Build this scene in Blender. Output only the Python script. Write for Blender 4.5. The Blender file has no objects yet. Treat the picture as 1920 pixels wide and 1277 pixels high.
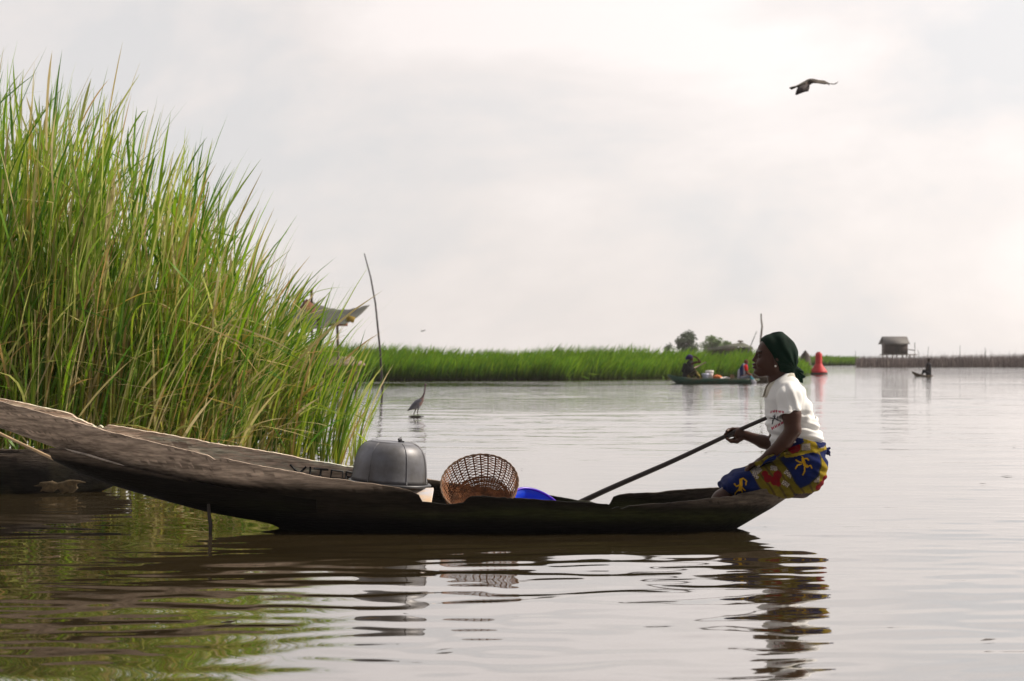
import bpy, math, random
import numpy as np
from mathutils import Vector, Matrix
R = math.radians
random.seed(7); rng = np.random.default_rng(7)
scene = bpy.context.scene
C = scene.collection

# ------------------------------------------------------------------ camera
F = 3200.0; CAMH = 0.9
PITCH = math.atan((668 - 638.5) / F)
cam = bpy.data.cameras.new("camera"); cam_o = bpy.data.objects.new("camera", cam); C.objects.link(cam_o)
cam.sensor_width = 36; cam.lens = F / 1920 * 36
cam_o.location = (0, 0, CAMH); cam_o.rotation_euler = (R(90) + PITCH, 0, 0)
cam.clip_start = 0.1; cam.clip_end = 6000
cam.dof.use_dof = True; cam.dof.focus_distance = 9.0; cam.dof.aperture_fstop = 5.6
scene.camera = cam_o
# ------------------------------------------------------------------ light
SUN = Vector((0.70, 0.16, 0.64)).normalized()
sun_el = math.asin(SUN.z); sun_az = math.atan2(SUN.x, SUN.y)
L = bpy.data.lights.new("sun", "SUN"); L.energy = 4.6; L.angle = R(0.6); L.color = (1.0, 0.90, 0.76)
Lo = bpy.data.objects.new("sun", L); C.objects.link(Lo)
Lo.rotation_euler = SUN.to_track_quat('Z', 'Y').to_euler()
W = bpy.data.worlds.new("World"); scene.world = W; W.use_nodes = True
nt = W.node_tree; nt.nodes.clear(); N = nt.nodes.new; K = nt.links.new
sky = N("ShaderNodeTexSky"); sky.sky_type = 'NISHITA'; sky.sun_disc = False
sky.sun_elevation = sun_el; sky.sun_rotation = sun_az; sky.dust_density = 3
bg1 = N("ShaderNodeBackground"); bg1.inputs[1].default_value = 0.1; K(sky.outputs[0], bg1.inputs[0])
tc = N("ShaderNodeTexCoord"); mp = N("ShaderNodeMapping"); mp.inputs['Scale'].default_value = (1, 1, 2.2)
K(tc.outputs['Generated'], mp.inputs[0])
n1 = N("ShaderNodeTexNoise"); n1.inputs['Scale'].default_value = 3.3; n1.inputs['Detail'].default_value = 8; n1.inputs['Roughness'].default_value = 0.56
n1.inputs['Distortion'].default_value = 0.3
K(mp.outputs[0], n1.inputs[0])
cr = N("ShaderNodeValToRGB"); e = cr.color_ramp.elements
e[0].position = 0.40; e[0].color = (0.73, 0.715, 0.715, 1); e[1].position = 0.62; e[1].color = (0.95, 0.88, 0.85, 1)
m = e.new(0.5); m.color = (0.84, 0.785, 0.76, 1)
K(n1.outputs[0], cr.inputs[0])
# the haze near the sun is brighter: cloud brightness rises towards the sun
vd = N("ShaderNodeVectorMath"); vd.operation = 'DOT_PRODUCT'; vd.inputs[1].default_value = SUN; K(tc.outputs['Generated'], vd.inputs[0])
mr = N("ShaderNodeMapRange"); mr.inputs[1].default_value = 0.2; mr.inputs[2].default_value = 1.0; mr.inputs[3].default_value = 0.98; mr.inputs[4].default_value = 1.50
K(vd.outputs['Value'], mr.inputs[0])
# unseen sky behind the camera dimmed, added to deepen shade on camera-facing sides
sz_ = N("ShaderNodeSeparateXYZ"); K(tc.outputs['Generated'], sz_.inputs[0])
mb_ = N("ShaderNodeMapRange"); mb_.interpolation_type = 'SMOOTHSTEP'; mb_.inputs[1].default_value = -0.55; mb_.inputs[2].default_value = 0.45; mb_.inputs[3].default_value = 0.30; mb_.inputs[4].default_value = 1.0
K(sz_.outputs[1], mb_.inputs[0]); mu_ = N("ShaderNodeMath"); mu_.operation = 'MULTIPLY'; K(mr.outputs[0], mu_.inputs[0]); K(mb_.outputs[0], mu_.inputs[1])
bg2 = N("ShaderNodeBackground"); K(cr.outputs[0], bg2.inputs[0]); K(mu_.outputs[0], bg2.inputs[1])
mx = N("ShaderNodeMixShader"); mx.inputs[0].default_value = 0.93
K(bg1.outputs[0], mx.inputs[1]); K(bg2.outputs[0], mx.inputs[2])
wo = N("ShaderNodeOutputWorld"); K(mx.outputs[0], wo.inputs[0])
scene.view_settings.view_transform = 'Standard'; scene.view_settings.look = 'None'
scene.view_settings.exposure = 0.14; scene.view_settings.gamma = 1
scene.cycles.max_bounces = 8; scene.cycles.transparent_max_bounces = 8; scene.cycles.volume_bounces = 0
scene.cycles.use_denoising = True

# ------------------------------------------------------------------ helpers
def px(x, y, Y):
    u = (x - 960) / F; v = (638.5 - y) / F
    yy = math.cos(PITCH) - v * math.sin(PITCH); zz = math.sin(PITCH) + v * math.cos(PITCH)
    s = Y / yy
    return np.array([u * s, Y, CAMH + zz * s])
def hash3(i, j, k):
    n = (i * 374761393 + j * 668265263 + k * 2147483647 + 12345) & 0xffffffff
    n = ((n ^ (n >> 13)) * 1274126177) & 0xffffffff
    return ((n ^ (n >> 16)) & 0xffff) / 65535.0
def vnoise(p):
    p = np.asarray(p, float); i = np.floor(p).astype(np.int64); f = p - i; f = f * f * (3 - 2 * f)
    r = 0
    for a in (0, 1):
        for b in (0, 1):
            for c in (0, 1):
                w = (f[:, 0] if a else 1 - f[:, 0]) * (f[:, 1] if b else 1 - f[:, 1]) * (f[:, 2] if c else 1 - f[:, 2])
                r = r + w * hash3(i[:, 0] + a, i[:, 1] + b, i[:, 2] + c)
    return r * 2 - 1
def fbm(p, o=3):
    p = np.asarray(p, float); r = 0; a = 1
    for k in range(o): r = r + a * vnoise(p * 2 ** k + 17.3 * k); a *= .5
    return r / 1.75
def tag(o, label=None, cat=None, group=None, kind=None):
    if label: o['label'] = label
    if cat: o['category'] = cat
    if group: o['group'] = group
    if kind: o['kind'] = kind
    return o
def empty(name, loc, label, cat, group=None):
    o = bpy.data.objects.new(name, None); C.objects.link(o); o.location = Vector(loc); o.empty_display_size = .1
    return tag(o, label, cat, group)
def link(name, me, mat, parent=None):
    o = bpy.data.objects.new(name, me); C.objects.link(o)
    if mat: me.materials.append(mat)
    if parent is not None:
        o.parent = parent; o.matrix_parent_inverse = Matrix.Translation(parent.location).inverted()
    return o
def mesh_np(name, V, P, mat, parent=None, col=None, smooth=True):
    V = np.asarray(V, float)
    me = bpy.data.meshes.new(name)
    me.vertices.add(len(V)); me.vertices.foreach_set('co', V.ravel())
    if isinstance(P, np.ndarray):
        k = P.shape[1]; flat = P.ravel(); starts = np.arange(len(P)) * k
    else:
        tot = np.array([len(p) for p in P]); flat = np.concatenate([np.asarray(p) for p in P]); starts = np.concatenate([[0], np.cumsum(tot)[:-1]])
    me.loops.add(len(flat)); me.loops.foreach_set('vertex_index', flat.astype(np.int32))
    me.polygons.add(len(starts)); me.polygons.foreach_set('loop_start', starts.astype(np.int32))
    me.update(calc_edges=True); me.validate()
    if smooth: me.polygons.foreach_set('use_smooth', np.ones(len(me.polygons), bool))
    if col is not None:
        a = me.color_attributes.new('Col', 'FLOAT_COLOR', 'POINT')
        c = np.ones((len(V), 4)); c[:, :3] = col; a.data.foreach_set('color', c.ravel())
    return link(name, me, mat, parent)
class MB:
    def __init__(s): s.V = []; s.P = []; s.n = 0; s.C = []
    def add(s, V, P, c=None):
        V = np.asarray(V, float); s.V.append(V)
        s.P += [tuple(int(i) + s.n for i in p) for p in P]; s.n += len(V)
        if c is not None: s.C.append(np.broadcast_to(np.asarray(c, float), (len(V), 3)))
    def tube(s, pts, rad, n=8, c=None, sy=1.0):
        pts = [np.asarray(p, float) for p in pts]; m_ = len(pts)
        if np.isscalar(rad): rad = [rad] * m_
        V = []
        for i, p in enumerate(pts):
            t = pts[min(i + 1, m_ - 1)] - pts[max(i - 1, 0)]; t = t / (np.linalg.norm(t) + 1e-9)
            a = np.cross(t, [0, 1, 0]) if abs(t[1]) < .9 else np.cross(t, [1, 0, 0]); a /= np.linalg.norm(a); b = np.cross(t, a)
            for k in range(n):
                th = 2 * math.pi * k / n; V.append(p + rad[i] * (a * math.cos(th) + b * math.sin(th) * sy))
        P = []
        for i in range(m_ - 1):
            for k in range(n):
                k2 = (k + 1) % n; P.append((i * n + k, i * n + k2, (i + 1) * n + k2, (i + 1) * n + k))
        P.append(tuple(range(n))); P.append(tuple((m_ - 1) * n + k for k in reversed(range(n))))
        s.add(V, P, c)
    def box(s, c0, size, rot=None, c=None):
        h = np.asarray(size) / 2
        V = np.array([[x, y, z] for x in (-1, 1) for y in (-1, 1) for z in (-1, 1)], float) * h
        if rot is not None: V = V @ np.asarray(rot).T
        V = V + np.asarray(c0)
        s.add(V, [(0, 1, 3, 2), (4, 6, 7, 5), (0, 4, 5, 1), (2, 3, 7, 6), (0, 2, 6, 4), (1, 5, 7, 3)], c)
    def rings(s, rings, closed=False, cap=True, c=None):
        n = len(rings[0]); m_ = len(rings); V = np.concatenate([np.asarray(r) for r in rings]); P = []
        for i in range(m_ if closed else m_ - 1):
            i2 = (i + 1) % m_
            for k in range(n):
                k2 = (k + 1) % n; P.append((i * n + k, i * n + k2, i2 * n + k2, i2 * n + k))
        if cap and not closed: P.append(tuple(reversed(range(n)))); P.append(tuple((m_ - 1) * n + k for k in range(n)))
        s.add(V, P, c)
    def build(s, name, mat, parent=None, smooth=True, bevel=0):
        V = np.concatenate(s.V); col = np.concatenate(s.C) if s.C else None
        o = mesh_np(name, V, s.P, mat, parent, col, smooth)
        if bevel:
            b = o.modifiers.new('b', 'BEVEL'); b.width = bevel; b.segments = 2; b.limit_method = 'ANGLE'
        return o
def lathe_rings(prof, M, n=48, ox=0):
    out = []
    for r, z in prof:
        a = np.linspace(0, 2 * math.pi, n, endpoint=False)
        P = np.stack([r * np.cos(a), r * np.sin(a), np.full(n, z)], 1)
        out.append(P @ M[:3, :3].T + M[:3, 3])
    return out
def frame(loc, zdir, roll=0.0):
    q = Vector(zdir).normalized().to_track_quat('Z', 'Y').to_matrix() @ Matrix.Rotation(roll, 3, 'Z')
    M = np.eye(4); M[:3, :3] = np.array(q); M[:3, 3] = loc
    return M

# signed distance fields meshed by surface nets (organic shapes as one surface)
class SDF:
    def __init__(s, lo, hi, h):
        s.lo = np.asarray(lo, float); s.h = h
        s.ax = [np.arange(lo[i], hi[i] + h, h).astype(np.float32) for i in range(3)]
        s.D = np.full([len(a) for a in s.ax], 0.5, np.float32)
    def blk(s, lo, hi, pad):
        sl = []
        for i in range(3):
            a = max(0, int((lo[i] - pad - s.lo[i]) / s.h)); b = min(len(s.ax[i]), int((hi[i] + pad - s.lo[i]) / s.h) + 2)
            sl.append(slice(a, max(a + 1, b)))
        g = (s.ax[0][sl[0]][:, None, None], s.ax[1][sl[1]][None, :, None], s.ax[2][sl[2]][None, None, :])
        return tuple(sl), g
    def comb(s, sl, d, k, op):
        A = s.D[sl]
        if op == 'sub': A, d2, sg = -A, d, 1
        if op == 'add':
            k = max(k, 1e-5); h = np.clip(.5 + .5 * (A - d) / k, 0, 1); s.D[sl] = A + (d - A) * h - k * h * (1 - h)
        elif op == 'sub':
            k = max(k, 1e-5); h = np.clip(.5 + .5 * (A - d2) / k, 0, 1); s.D[sl] = -(A + (d2 - A) * h - k * h * (1 - h))
    def cap(s, a, b, ra, rb, k=.01, op='add', sy=1.0):
        a = np.asarray(a, float); b = np.asarray(b, float); r = max(ra, rb)
        sl, (X, Y, Z) = s.blk(np.minimum(a, b) - r, np.maximum(a, b) + r, k + 4 * s.h)
        ba = b - a; q = float(ba @ ba) + 1e-9
        px_, py_, pz_ = X - a[0], Y - a[1], Z - a[2]
        t = np.clip((px_ * ba[0] + py_ * ba[1] + pz_ * ba[2]) / q, 0, 1)
        d = np.sqrt((px_ - t * ba[0]) ** 2 + ((py_ - t * ba[1]) / sy) ** 2 + (pz_ - t * ba[2]) ** 2) - (ra + (rb - ra) * t)
        s.comb(sl, d, k, op)
    def chain(s, pts, rad, k=.01):
        for i in range(len(pts) - 1): s.cap(pts[i], pts[i + 1], rad[i], rad[i + 1], k)
    def ell(s, c, r, k=.01, op='add', rot=0.0):
        c = np.asarray(c, float); r = np.asarray(r, float); m_ = r.max() if rot else r
        sl, (X, Y, Z) = s.blk(c - m_, c + m_, k + 4 * s.h)
        x, y, z = X - c[0], Y - c[1], Z - c[2]
        if rot: x, z = x * math.cos(rot) + z * math.sin(rot), -x * math.sin(rot) + z * math.cos(rot)
        k0 = np.sqrt((x / r[0]) ** 2 + (y / r[1]) ** 2 + (z / r[2]) ** 2); k1 = np.sqrt((x / r[0] ** 2) ** 2 + (y / r[1] ** 2) ** 2 + (z / r[2] ** 2) ** 2) + 1e-6
        s.comb(sl, k0 * (k0 - 1) / k1, k, op)
    def prof(s, axis, sv, lo, hi, cy, b, k=.01, p=2.0):
        """body along axis 0 (x) or 2 (z): at each station the other in-plane axis runs lo..hi, y half width b"""
        o = np.argsort(sv); sv, lo, hi, cy, b = [np.asarray(q, float)[o] for q in (sv, lo, hi, cy, b)]
        A = s.ax[axis]; l = np.interp(A, sv, lo); h = np.interp(A, sv, hi); c = np.interp(A, sv, cy); bb = np.interp(A, sv, b)
        def sm(q):
            n_ = max(1, int(.012 / s.h)); kk = np.ones(2 * n_ + 1) / (2 * n_ + 1); return np.convolve(np.pad(q, n_, 'edge'), kk, 'valid')
        l, h, bb = sm(l), sm(h), sm(bb)
        sh = [1, 1, 1]; sh[axis] = -1
        l, h, c, bb = [q.reshape(sh).astype(np.float32) for q in (l, h, c, bb)]
        X = s.ax[2 - axis]; s2 = [1, 1, 1]; s2[2 - axis] = -1; X = X.reshape(s2); Y = s.ax[1][None, :, None]
        a = (h - l) / 2; m_ = (h + l) / 2
        q = (np.abs((X - m_) / a) ** p + np.abs((Y - c) / bb) ** p) ** (1 / p)
        d = (q - 1) * np.minimum(a, bb)
        S = A.reshape(sh); d = np.maximum(d, np.maximum(sv[0] - S, S - sv[-1]))
        s.comb((slice(None),) * 3, d.astype(np.float32), k, 'add')
    def plane(s, p0, n, k=.004):
        """keep the side where (p-p0).n < 0"""
        n = np.asarray(n, float); n /= np.linalg.norm(n)
        X, Y, Z = s.ax[0][:, None, None], s.ax[1][None, :, None], s.ax[2][None, None, :]
        d = (X - p0[0]) * n[0] + (Y - p0[1]) * n[1] + (Z - p0[2]) * n[2]
        h = np.clip(.5 - .5 * (s.D - d) / k, 0, 1)
        s.D = (s.D + (d - s.D) * h + k * h * (1 - h)).astype(np.float32)
    def mesh(s):
        D = np.pad(s.D, 1, constant_values=.5); S = D < 0
        cs = [D.shape[i] - 1 for i in range(3)]
        cnt = np.zeros(cs, np.int8)
        for a in (0, 1):
            for b in (0, 1):
                for c in (0, 1): cnt += S[a:a + cs[0], b:b + cs[1], c:c + cs[2]]
        act = np.argwhere((cnt > 0) & (cnt < 8)); idx = np.full(cs, -1, np.int64); idx[tuple(act.T)] = np.arange(len(act))
        acc = np.zeros((len(act), 3)); w = np.zeros(len(act))
        for ax in range(3):
            o = [i for i in range(3) if i != ax]
            for b in (0, 1):
                for c in (0, 1):
                    p = act.copy(); p[:, o[0]] += b; p[:, o[1]] += c; q = p.copy(); q[:, ax] += 1
                    d0 = D[tuple(p.T)]; d1 = D[tuple(q.T)]; mk = (d0 < 0) != (d1 < 0)
                    t = np.where(mk, d0 / np.where(mk, d0 - d1, 1), 0)
                    pt = p.astype(float); pt[:, ax] += t
                    acc += pt * mk[:, None]; w += mk
        V = acc / w[:, None]; V = (V - 1) * s.h + s.lo
        Q = []
        for ax in range(3):
            o = [i for i in range(3) if i != ax]
            sl0 = [slice(1, -1)] * 3; sl0[ax] = slice(0, -1); sl1 = list(sl0); sl1[ax] = slice(1, None)
            a0 = S[tuple(sl0)]; a1 = S[tuple(sl1)]; e_ = np.argwhere(a0 != a1)
            off = np.ones(3, int); off[ax] = 0; base = e_ + off
            ids = []
            for b, c in ((0, 0), (1, 0), (1, 1), (0, 1)):
                p = base.copy(); p[:, o[0]] -= b; p[:, o[1]] -= c; ids.append(idx[tuple(p.T)])
            q = np.stack(ids, 1); fl = a0[tuple(e_.T)]
            if ax == 1: fl = ~fl
            q[~fl] = q[~fl][:, ::-1]
            Q.append(q)
        return V, np.concatenate(Q)
    def build(s, name, mat, parent=None, colf=None, disp=None, smooth_it=1):
        V, Q = s.mesh()
        for _ in range(smooth_it):
            acc = np.zeros_like(V); w = np.zeros(len(V))
            for a, b in ((0, 1), (1, 2), (2, 3), (3, 0)):
                np.add.at(acc, Q[:, a], V[Q[:, b]]); np.add.at(w, Q[:, a], 1)
                np.add.at(acc, Q[:, b], V[Q[:, a]]); np.add.at(w, Q[:, b], 1)
            V = .5 * V + .5 * acc / w[:, None]
        if disp is not None:
            n = np.cross(V[Q[:, 2]] - V[Q[:, 0]], V[Q[:, 3]] - V[Q[:, 1]]); vn = np.zeros_like(V)
            for a in range(4): np.add.at(vn, Q[:, a], n)
            vn /= np.linalg.norm(vn, axis=1)[:, None] + 1e-12
            V = V + vn * disp(V)[:, None]
        return mesh_np(name, V, Q, mat, parent, colf(V) if colf else None)

# ------------------------------------------------------------------ materials
def mat(name, col=(.5, .5, .5), rough=.7, attr=False, var=0.0, vscale=10, bump=0.0, bscale=60, metal=0, stretch=(1, 1, 1), transl=0, c2=None, spec=.5, sheen=0, rampd=(.35, .65)):
    m_ = bpy.data.materials.new(name); m_.use_nodes = True; t = m_.node_tree; b = t.nodes['Principled BSDF']; n_ = t.nodes.new; l_ = t.links.new
    b.inputs['Roughness'].default_value = rough; b.inputs['Metallic'].default_value = metal; b.inputs['Specular IOR Level'].default_value = spec
    if sheen: b.inputs['Sheen Weight'].default_value = sheen
    co = n_("ShaderNodeTexCoord"); mp_ = n_("ShaderNodeMapping"); mp_.inputs['Scale'].default_value = stretch; l_(co.outputs['Object'], mp_.inputs[0])
    if attr:
        at = n_("ShaderNodeVertexColor"); at.layer_name = 'Col'; src = at.outputs[0]
    else:
        rg = n_("ShaderNodeRGB"); rg.outputs[0].default_value = (*col, 1); src = rg.outputs[0]
    if var or c2 is not None:
        no = n_("ShaderNodeTexNoise"); no.inputs['Scale'].default_value = vscale; no.inputs['Detail'].default_value = 8; no.inputs['Roughness'].default_value = .62; l_(mp_.outputs[0], no.inputs[0])
        rp = n_("ShaderNodeMapRange"); rp.inputs[1].default_value = rampd[0]; rp.inputs[2].default_value = rampd[1]; l_(no.outputs[0], rp.inputs[0])
        mx_ = n_("ShaderNodeMix"); mx_.data_type = 'RGBA'; l_(rp.outputs[0], mx_.inputs[0])
        l_(src, mx_.inputs[6])
        if c2 is not None: mx_.inputs[7].default_value = (*c2, 1)
        else:
            hs = n_("ShaderNodeHueSaturation"); hs.inputs['Value'].default_value = 1 - var; l_(src, hs.inputs['Color']); l_(hs.outputs[0], mx_.inputs[7])
        src = mx_.outputs[2]
    l_(src, b.inputs['Base Color'])
    if bump:
        nb = n_("ShaderNodeTexNoise"); nb.inputs['Scale'].default_value = bscale; nb.inputs['Detail'].default_value = 6; l_(mp_.outputs[0], nb.inputs[0])
        bp = n_("ShaderNodeBump"); bp.inputs['Strength'].default_value = 1; bp.inputs['Distance'].default_value = bump; l_(nb.outputs[0], bp.inputs['Height']); l_(bp.outputs[0], b.inputs['Normal'])
    if transl:
        tr = n_("ShaderNodeBsdfTranslucent"); l_(src, tr.inputs[0]); ms = n_("ShaderNodeMixShader"); ms.inputs[0].default_value = transl
        l_(b.outputs[0], ms.inputs[1]); l_(tr.outputs[0], ms.inputs[2]); l_(ms.outputs[0], t.nodes['Material Output'].inputs[0])
    return m_
M = dict(
    hull=mat('weathered_wood', attr=True, rough=.78, var=.55, vscale=9, stretch=(1, 6, 9), bump=.012, bscale=14, spec=.12, rampd=(.38, .66)),
    wood=mat('old_wood', (.16, .12, .085), rough=.85, var=.5, vscale=12, stretch=(1, 6, 6), bump=.004, bscale=20),
    board=mat('pale_board', (.72, .50, .30), rough=.7, c2=(.55, .55, .60), vscale=9, stretch=(1, 3, 3), bump=.003, bscale=30),
    pole=mat('dark_pole', (.035, .022, .02), rough=.5, var=.4, vscale=20, stretch=(3, 3, 3), bump=.001),
    bamboo=mat('bamboo', (.55, .38, .22), rough=.55, var=.3, vscale=14, bump=.001),
    paint=mat('dark_paint', (.012, .012, .015), rough=.6),
    skin=mat('brown_skin', attr=True, rough=.42, var=.15, vscale=30, spec=.3, bump=.0006, bscale=180),
    shirt=mat('white_cotton', attr=True, rough=.9, var=.06, vscale=8, bump=.0006, bscale=300, transl=.12, sheen=.1),
    collar=mat('collar_cotton', (.66, .62, .53), rough=.9, var=.1, transl=.2),
    wrapc=mat('printed_cloth', attr=True, rough=.9, spec=.12, var=.25, vscale=40, bump=.0008, bscale=200),
    scarf=mat('green_cloth', (.0018, .016, .009), rough=.85, var=.4, vscale=25, bump=.001, bscale=150, spec=.15),
    pearl=mat('pearl', (.8, .75, .7), rough=.15),
    bowl=mat('dull_aluminium', (.18, .185, .21), rough=.50, metal=.55, c2=(.11, .105, .105), vscale=7, bump=.0008, bscale=26),
    rimm=mat('dark_rim', (.05, .05, .055), rough=.4, metal=.5),
    wicker=mat('wicker', (.36, .14, .05), rough=.7, var=.6, vscale=30, bump=.0008, transl=.12),
    wickrim=mat('wicker_rim', (.20, .11, .06), rough=.75, var=.5, vscale=30, bump=.001),
    blue=mat('blue_plastic', (.03, .11, .85), rough=.3, transl=.5),
    purple=mat('purple_plastic', (.09, .015, .60), rough=.3, transl=.25),
    reed=mat('reed_leaf', attr=True, rough=.5, transl=.45, spec=.35),
    bank=mat('bank_leaf', attr=True, rough=.7, transl=.4, spec=.1),
    mud=mat('mud', (.035, .028, .018), rough=.9, var=.5, vscale=3, bump=.02, bscale=8),
    heron=mat('grey_feathers', attr=True, rough=.8, var=.2, vscale=40),
    kite=mat('brown_feathers', attr=True, rough=.85, var=.4, vscale=25),
    red=mat('red_paint', (.55, .003, .008), rough=.6, var=.2, vscale=3),
    dark=mat('dark_base', (.05, .04, .035), rough=.8),
    vcol=mat('plain_cloth', attr=True, rough=.9, spec=.15, var=.25, vscale=6),
    green_boat=mat('green_boat_paint', (.010, .055, .032), rough=.6, c2=(.09, .06, .025), vscale=1.2, stretch=(1, 1, 3), rampd=(.5, .62)),
    brown_boat=mat('brown_boat_wood', (.12, .085, .055), rough=.8, var=.5, vscale=4),
    stick=mat('dry_sticks', attr=True, rough=.9),
    tin=mat('rusty_tin', (.12, .11, .105), rough=.7, var=.4, vscale=2, stretch=(6, 1, 1)),
    plank=mat('dark_planks', (.085, .06, .055), rough=.85, var=.5, vscale=3, stretch=(4, 1, 1)),
    tarp=mat('tarpaulin', (.085, .085, .07), rough=.7, var=.3, vscale=2, transl=.12),
    rust=mat('rust_cloth', (.25, .09, .05), rough=.8, var=.3),
    palew=mat('pale_planks', (.5, .38, .3), rough=.8, var=.4, vscale=4),
    thatch=mat('grey_thatch', (.26, .27, .22), rough=.95, var=.4, vscale=6, bump=.05, bscale=10),
    leaf=mat('tree_leaf', attr=True, rough=.7, transl=.3),
    bark=mat('bark', (.09, .07, .05), rough=.9),
    white=mat('white_plastic', (.72, .66, .66), rough=.5), lilac=mat('pale_blue_plastic', (.42, .44, .58), rough=.5),
    orange=mat('orange_sack', (.65, .18, .04), rough=.8, var=.4), clay=mat('clay', (.32, .2, .11), rough=.9, var=.3),
)
def water_mat():
    m_ = bpy.data.materials.new('lake_water'); m_.use_nodes = True; t = m_.node_tree; b = t.nodes['Principled BSDF']; n_ = t.nodes.new; l_ = t.links.new
    b.inputs['Base Color'].default_value = (.045, .032, .014, 1); b.inputs['Roughness'].default_value = .035; b.inputs['IOR'].default_value = 1.6
    co = n_("ShaderNodeTexCoord"); mp_ = n_("ShaderNodeMapping"); mp_.inputs['Scale'].default_value = (1, 1.6, 1); l_(co.outputs['Object'], mp_.inputs[0])
    no = n_("ShaderNodeTexNoise"); no.inputs['Scale'].default_value = 2.6; no.inputs['Detail'].default_value = 3; no.inputs['Roughness'].default_value = .45; l_(mp_.outputs[0], no.inputs[0])
    # patches of breeze: ripples stronger in some areas and further out
    n2 = n_("ShaderNodeTexNoise"); n2.inputs['Scale'].default_value = .10; n2.inputs['Detail'].default_value = 2; l_(mp_.outputs[0], n2.inputs[0])
    r2 = n_("ShaderNodeMapRange"); r2.inputs[1].default_value = .4; r2.inputs[2].default_value = .65; r2.inputs[3].default_value = .25; r2.inputs[4].default_value = 1; l_(n2.outputs[0], r2.inputs[0])
    sx = n_("ShaderNodeSeparateXYZ"); l_(co.outputs['Object'], sx.inputs[0])
    r3 = n_("ShaderNodeMapRange"); r3.inputs[1].default_value = 9; r3.inputs[2].default_value = 90; r3.inputs[3].default_value = .0012; r3.inputs[4].default_value = .075; l_(sx.outputs[1], r3.inputs[0])
    mm = n_("ShaderNodeMath"); mm.operation = 'MULTIPLY'; l_(r2.outputs[0], mm.inputs[0]); l_(r3.outputs[0], mm.inputs[1])
    bp = n_("ShaderNodeBump"); bp.inputs['Strength'].default_value = 1; l_(mm.outputs[0], bp.inputs['Distance']); l_(no.outputs[0], bp.inputs['Height']); l_(bp.outputs[0], b.inputs['Normal'])
    gl = n_("ShaderNodeBsdfGlossy"); gl.inputs['Color'].default_value = (.93, .92, .92, 1); gl.inputs['Roughness'].default_value = .035; l_(bp.outputs[0], gl.inputs['Normal'])
    mg = n_("ShaderNodeMixShader"); mg.inputs[0].default_value = .42; l_(b.outputs[0], mg.inputs[1]); l_(gl.outputs[0], mg.inputs[2]); l_(mg.outputs[0], t.nodes['Material Output'].inputs[0])
    return m_
M['water'] = water_mat()

# ------------------------------------------------------------------ water
def build_water():
    rows = [0.0, .6]
    r = 1.2
    while r < 32: rows.append(r); r *= 1.0031
    while r < 70: rows.append(r); r *= 1.006
    while r < 900: rows.append(r); r *= 1.03
    rows = np.array(rows)
    dense = np.linspace(-28, 28, 420); side = np.linspace(28, 332, 60)[1:-1]
    ang = np.radians(np.concatenate([dense, side])); n = len(ang)
    Rr = rows[1:]; X = Rr[:, None] * np.sin(ang)[None]; Y = Rr[:, None] * np.cos(ang)[None]
    Z = np.zeros_like(X); sp = Rr[:, None] * np.where(Rr[:, None] < 32, .0031, .006) + .001
    r2 = np.random.default_rng(3)
    nn = 56; sm_ = np.arange(nn) < 34
    lam = np.where(sm_, np.exp(r2.uniform(math.log(.13), math.log(.42), nn)), np.exp(r2.uniform(math.log(.5), math.log(2.2), nn))); th = r2.normal(0, 1, nn) * np.where(sm_, .24, .55) + math.pi / 2; ph = r2.uniform(0, 6.28, nn)
    wx = .10 * np.sin(X * .9 + Y * .35) + .08 * np.sin(Y * 1.3 - X * .5 + 2)
    amp_mod = .55 + .45 * np.sin(X * .45 + 1.2) * np.sin(Y * .33 + .4)
    for l, t, p in zip(lam, th, ph):
        k = 2 * math.pi / l; slope = .0082 if l < .45 else .0060
        w = np.clip((l / sp - 3) / 2, 0, 1)
        Z += w * slope / k * np.sin(k * ((X + wx) * math.cos(t) + (Y + wx) * math.sin(t)) + p)
    near = np.clip((Rr[:, None] - 2) / 4, .3, 1)
    Z *= amp_mod * near
    V = np.concatenate([[[0, 0, 0]], np.stack([X, Y, Z], 2).reshape(-1, 3)])
    a = np.arange(len(Rr) - 1)[:, None]; b = np.arange(n)[None]
    i0 = 1 + a * n + b; i1 = 1 + a * n + (b + 1) % n; Q = np.stack([i0, i0 + n, i1 + n, i1], 2).reshape(-1, 4)
    # centre fan as quads (degenerate pairs avoided by triangles)
    P = [tuple(q) for q in Q[:0]]
    me = mesh_np('water', V, Q, M['water'])
    return tag(me, kind='structure')
build_water()

# ------------------------------------------------------------------ canoe
YC = 9.0
bx = np.array([-3.25, -3.1, -2.5, -1.8, -.8, 0, .7, 1.1, 1.35, 1.46, 1.5]); bb = np.array([.03, .13, .21, .30, .35, .35, .31, .25, .17, .09, .05])
def beam(x): return np.interp(x, bx, bb)
def curve(pts, side, yfix=None):
    xs, zs = [], []
    for (u, v) in pts:
        x = (u - 960) / F * 9
        Y = yfix if yfix else YC + side * float(beam(x))
        p = px(u, v, Y); xs.append(p[0]); zs.append(p[2])
    o = np.argsort(xs); return np.array(xs)[o], np.array(zs)[o]
near_top = curve([(-180, 712), (-60, 738), (0, 752), (60, 768), (130, 787), (200, 808), (300, 832), (390, 854), (402, 862), (412, 860), (418, 858), (480, 872), (560, 886), (588, 893), (640, 899), (700, 908), (740, 914), (768, 920), (786, 929), (790, 941), (810, 943), (835, 946), (852, 945), (868, 942), (876, 934), (884, 930), (960, 933), (1060, 940), (1140, 944), (1147, 952), (1158, 949), (1166, 952), (1176, 949), (1230, 945), (1300, 938), (1380, 927), (1430, 917), (1460, 915), (1490, 921), (1500, 923)], -1)
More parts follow.
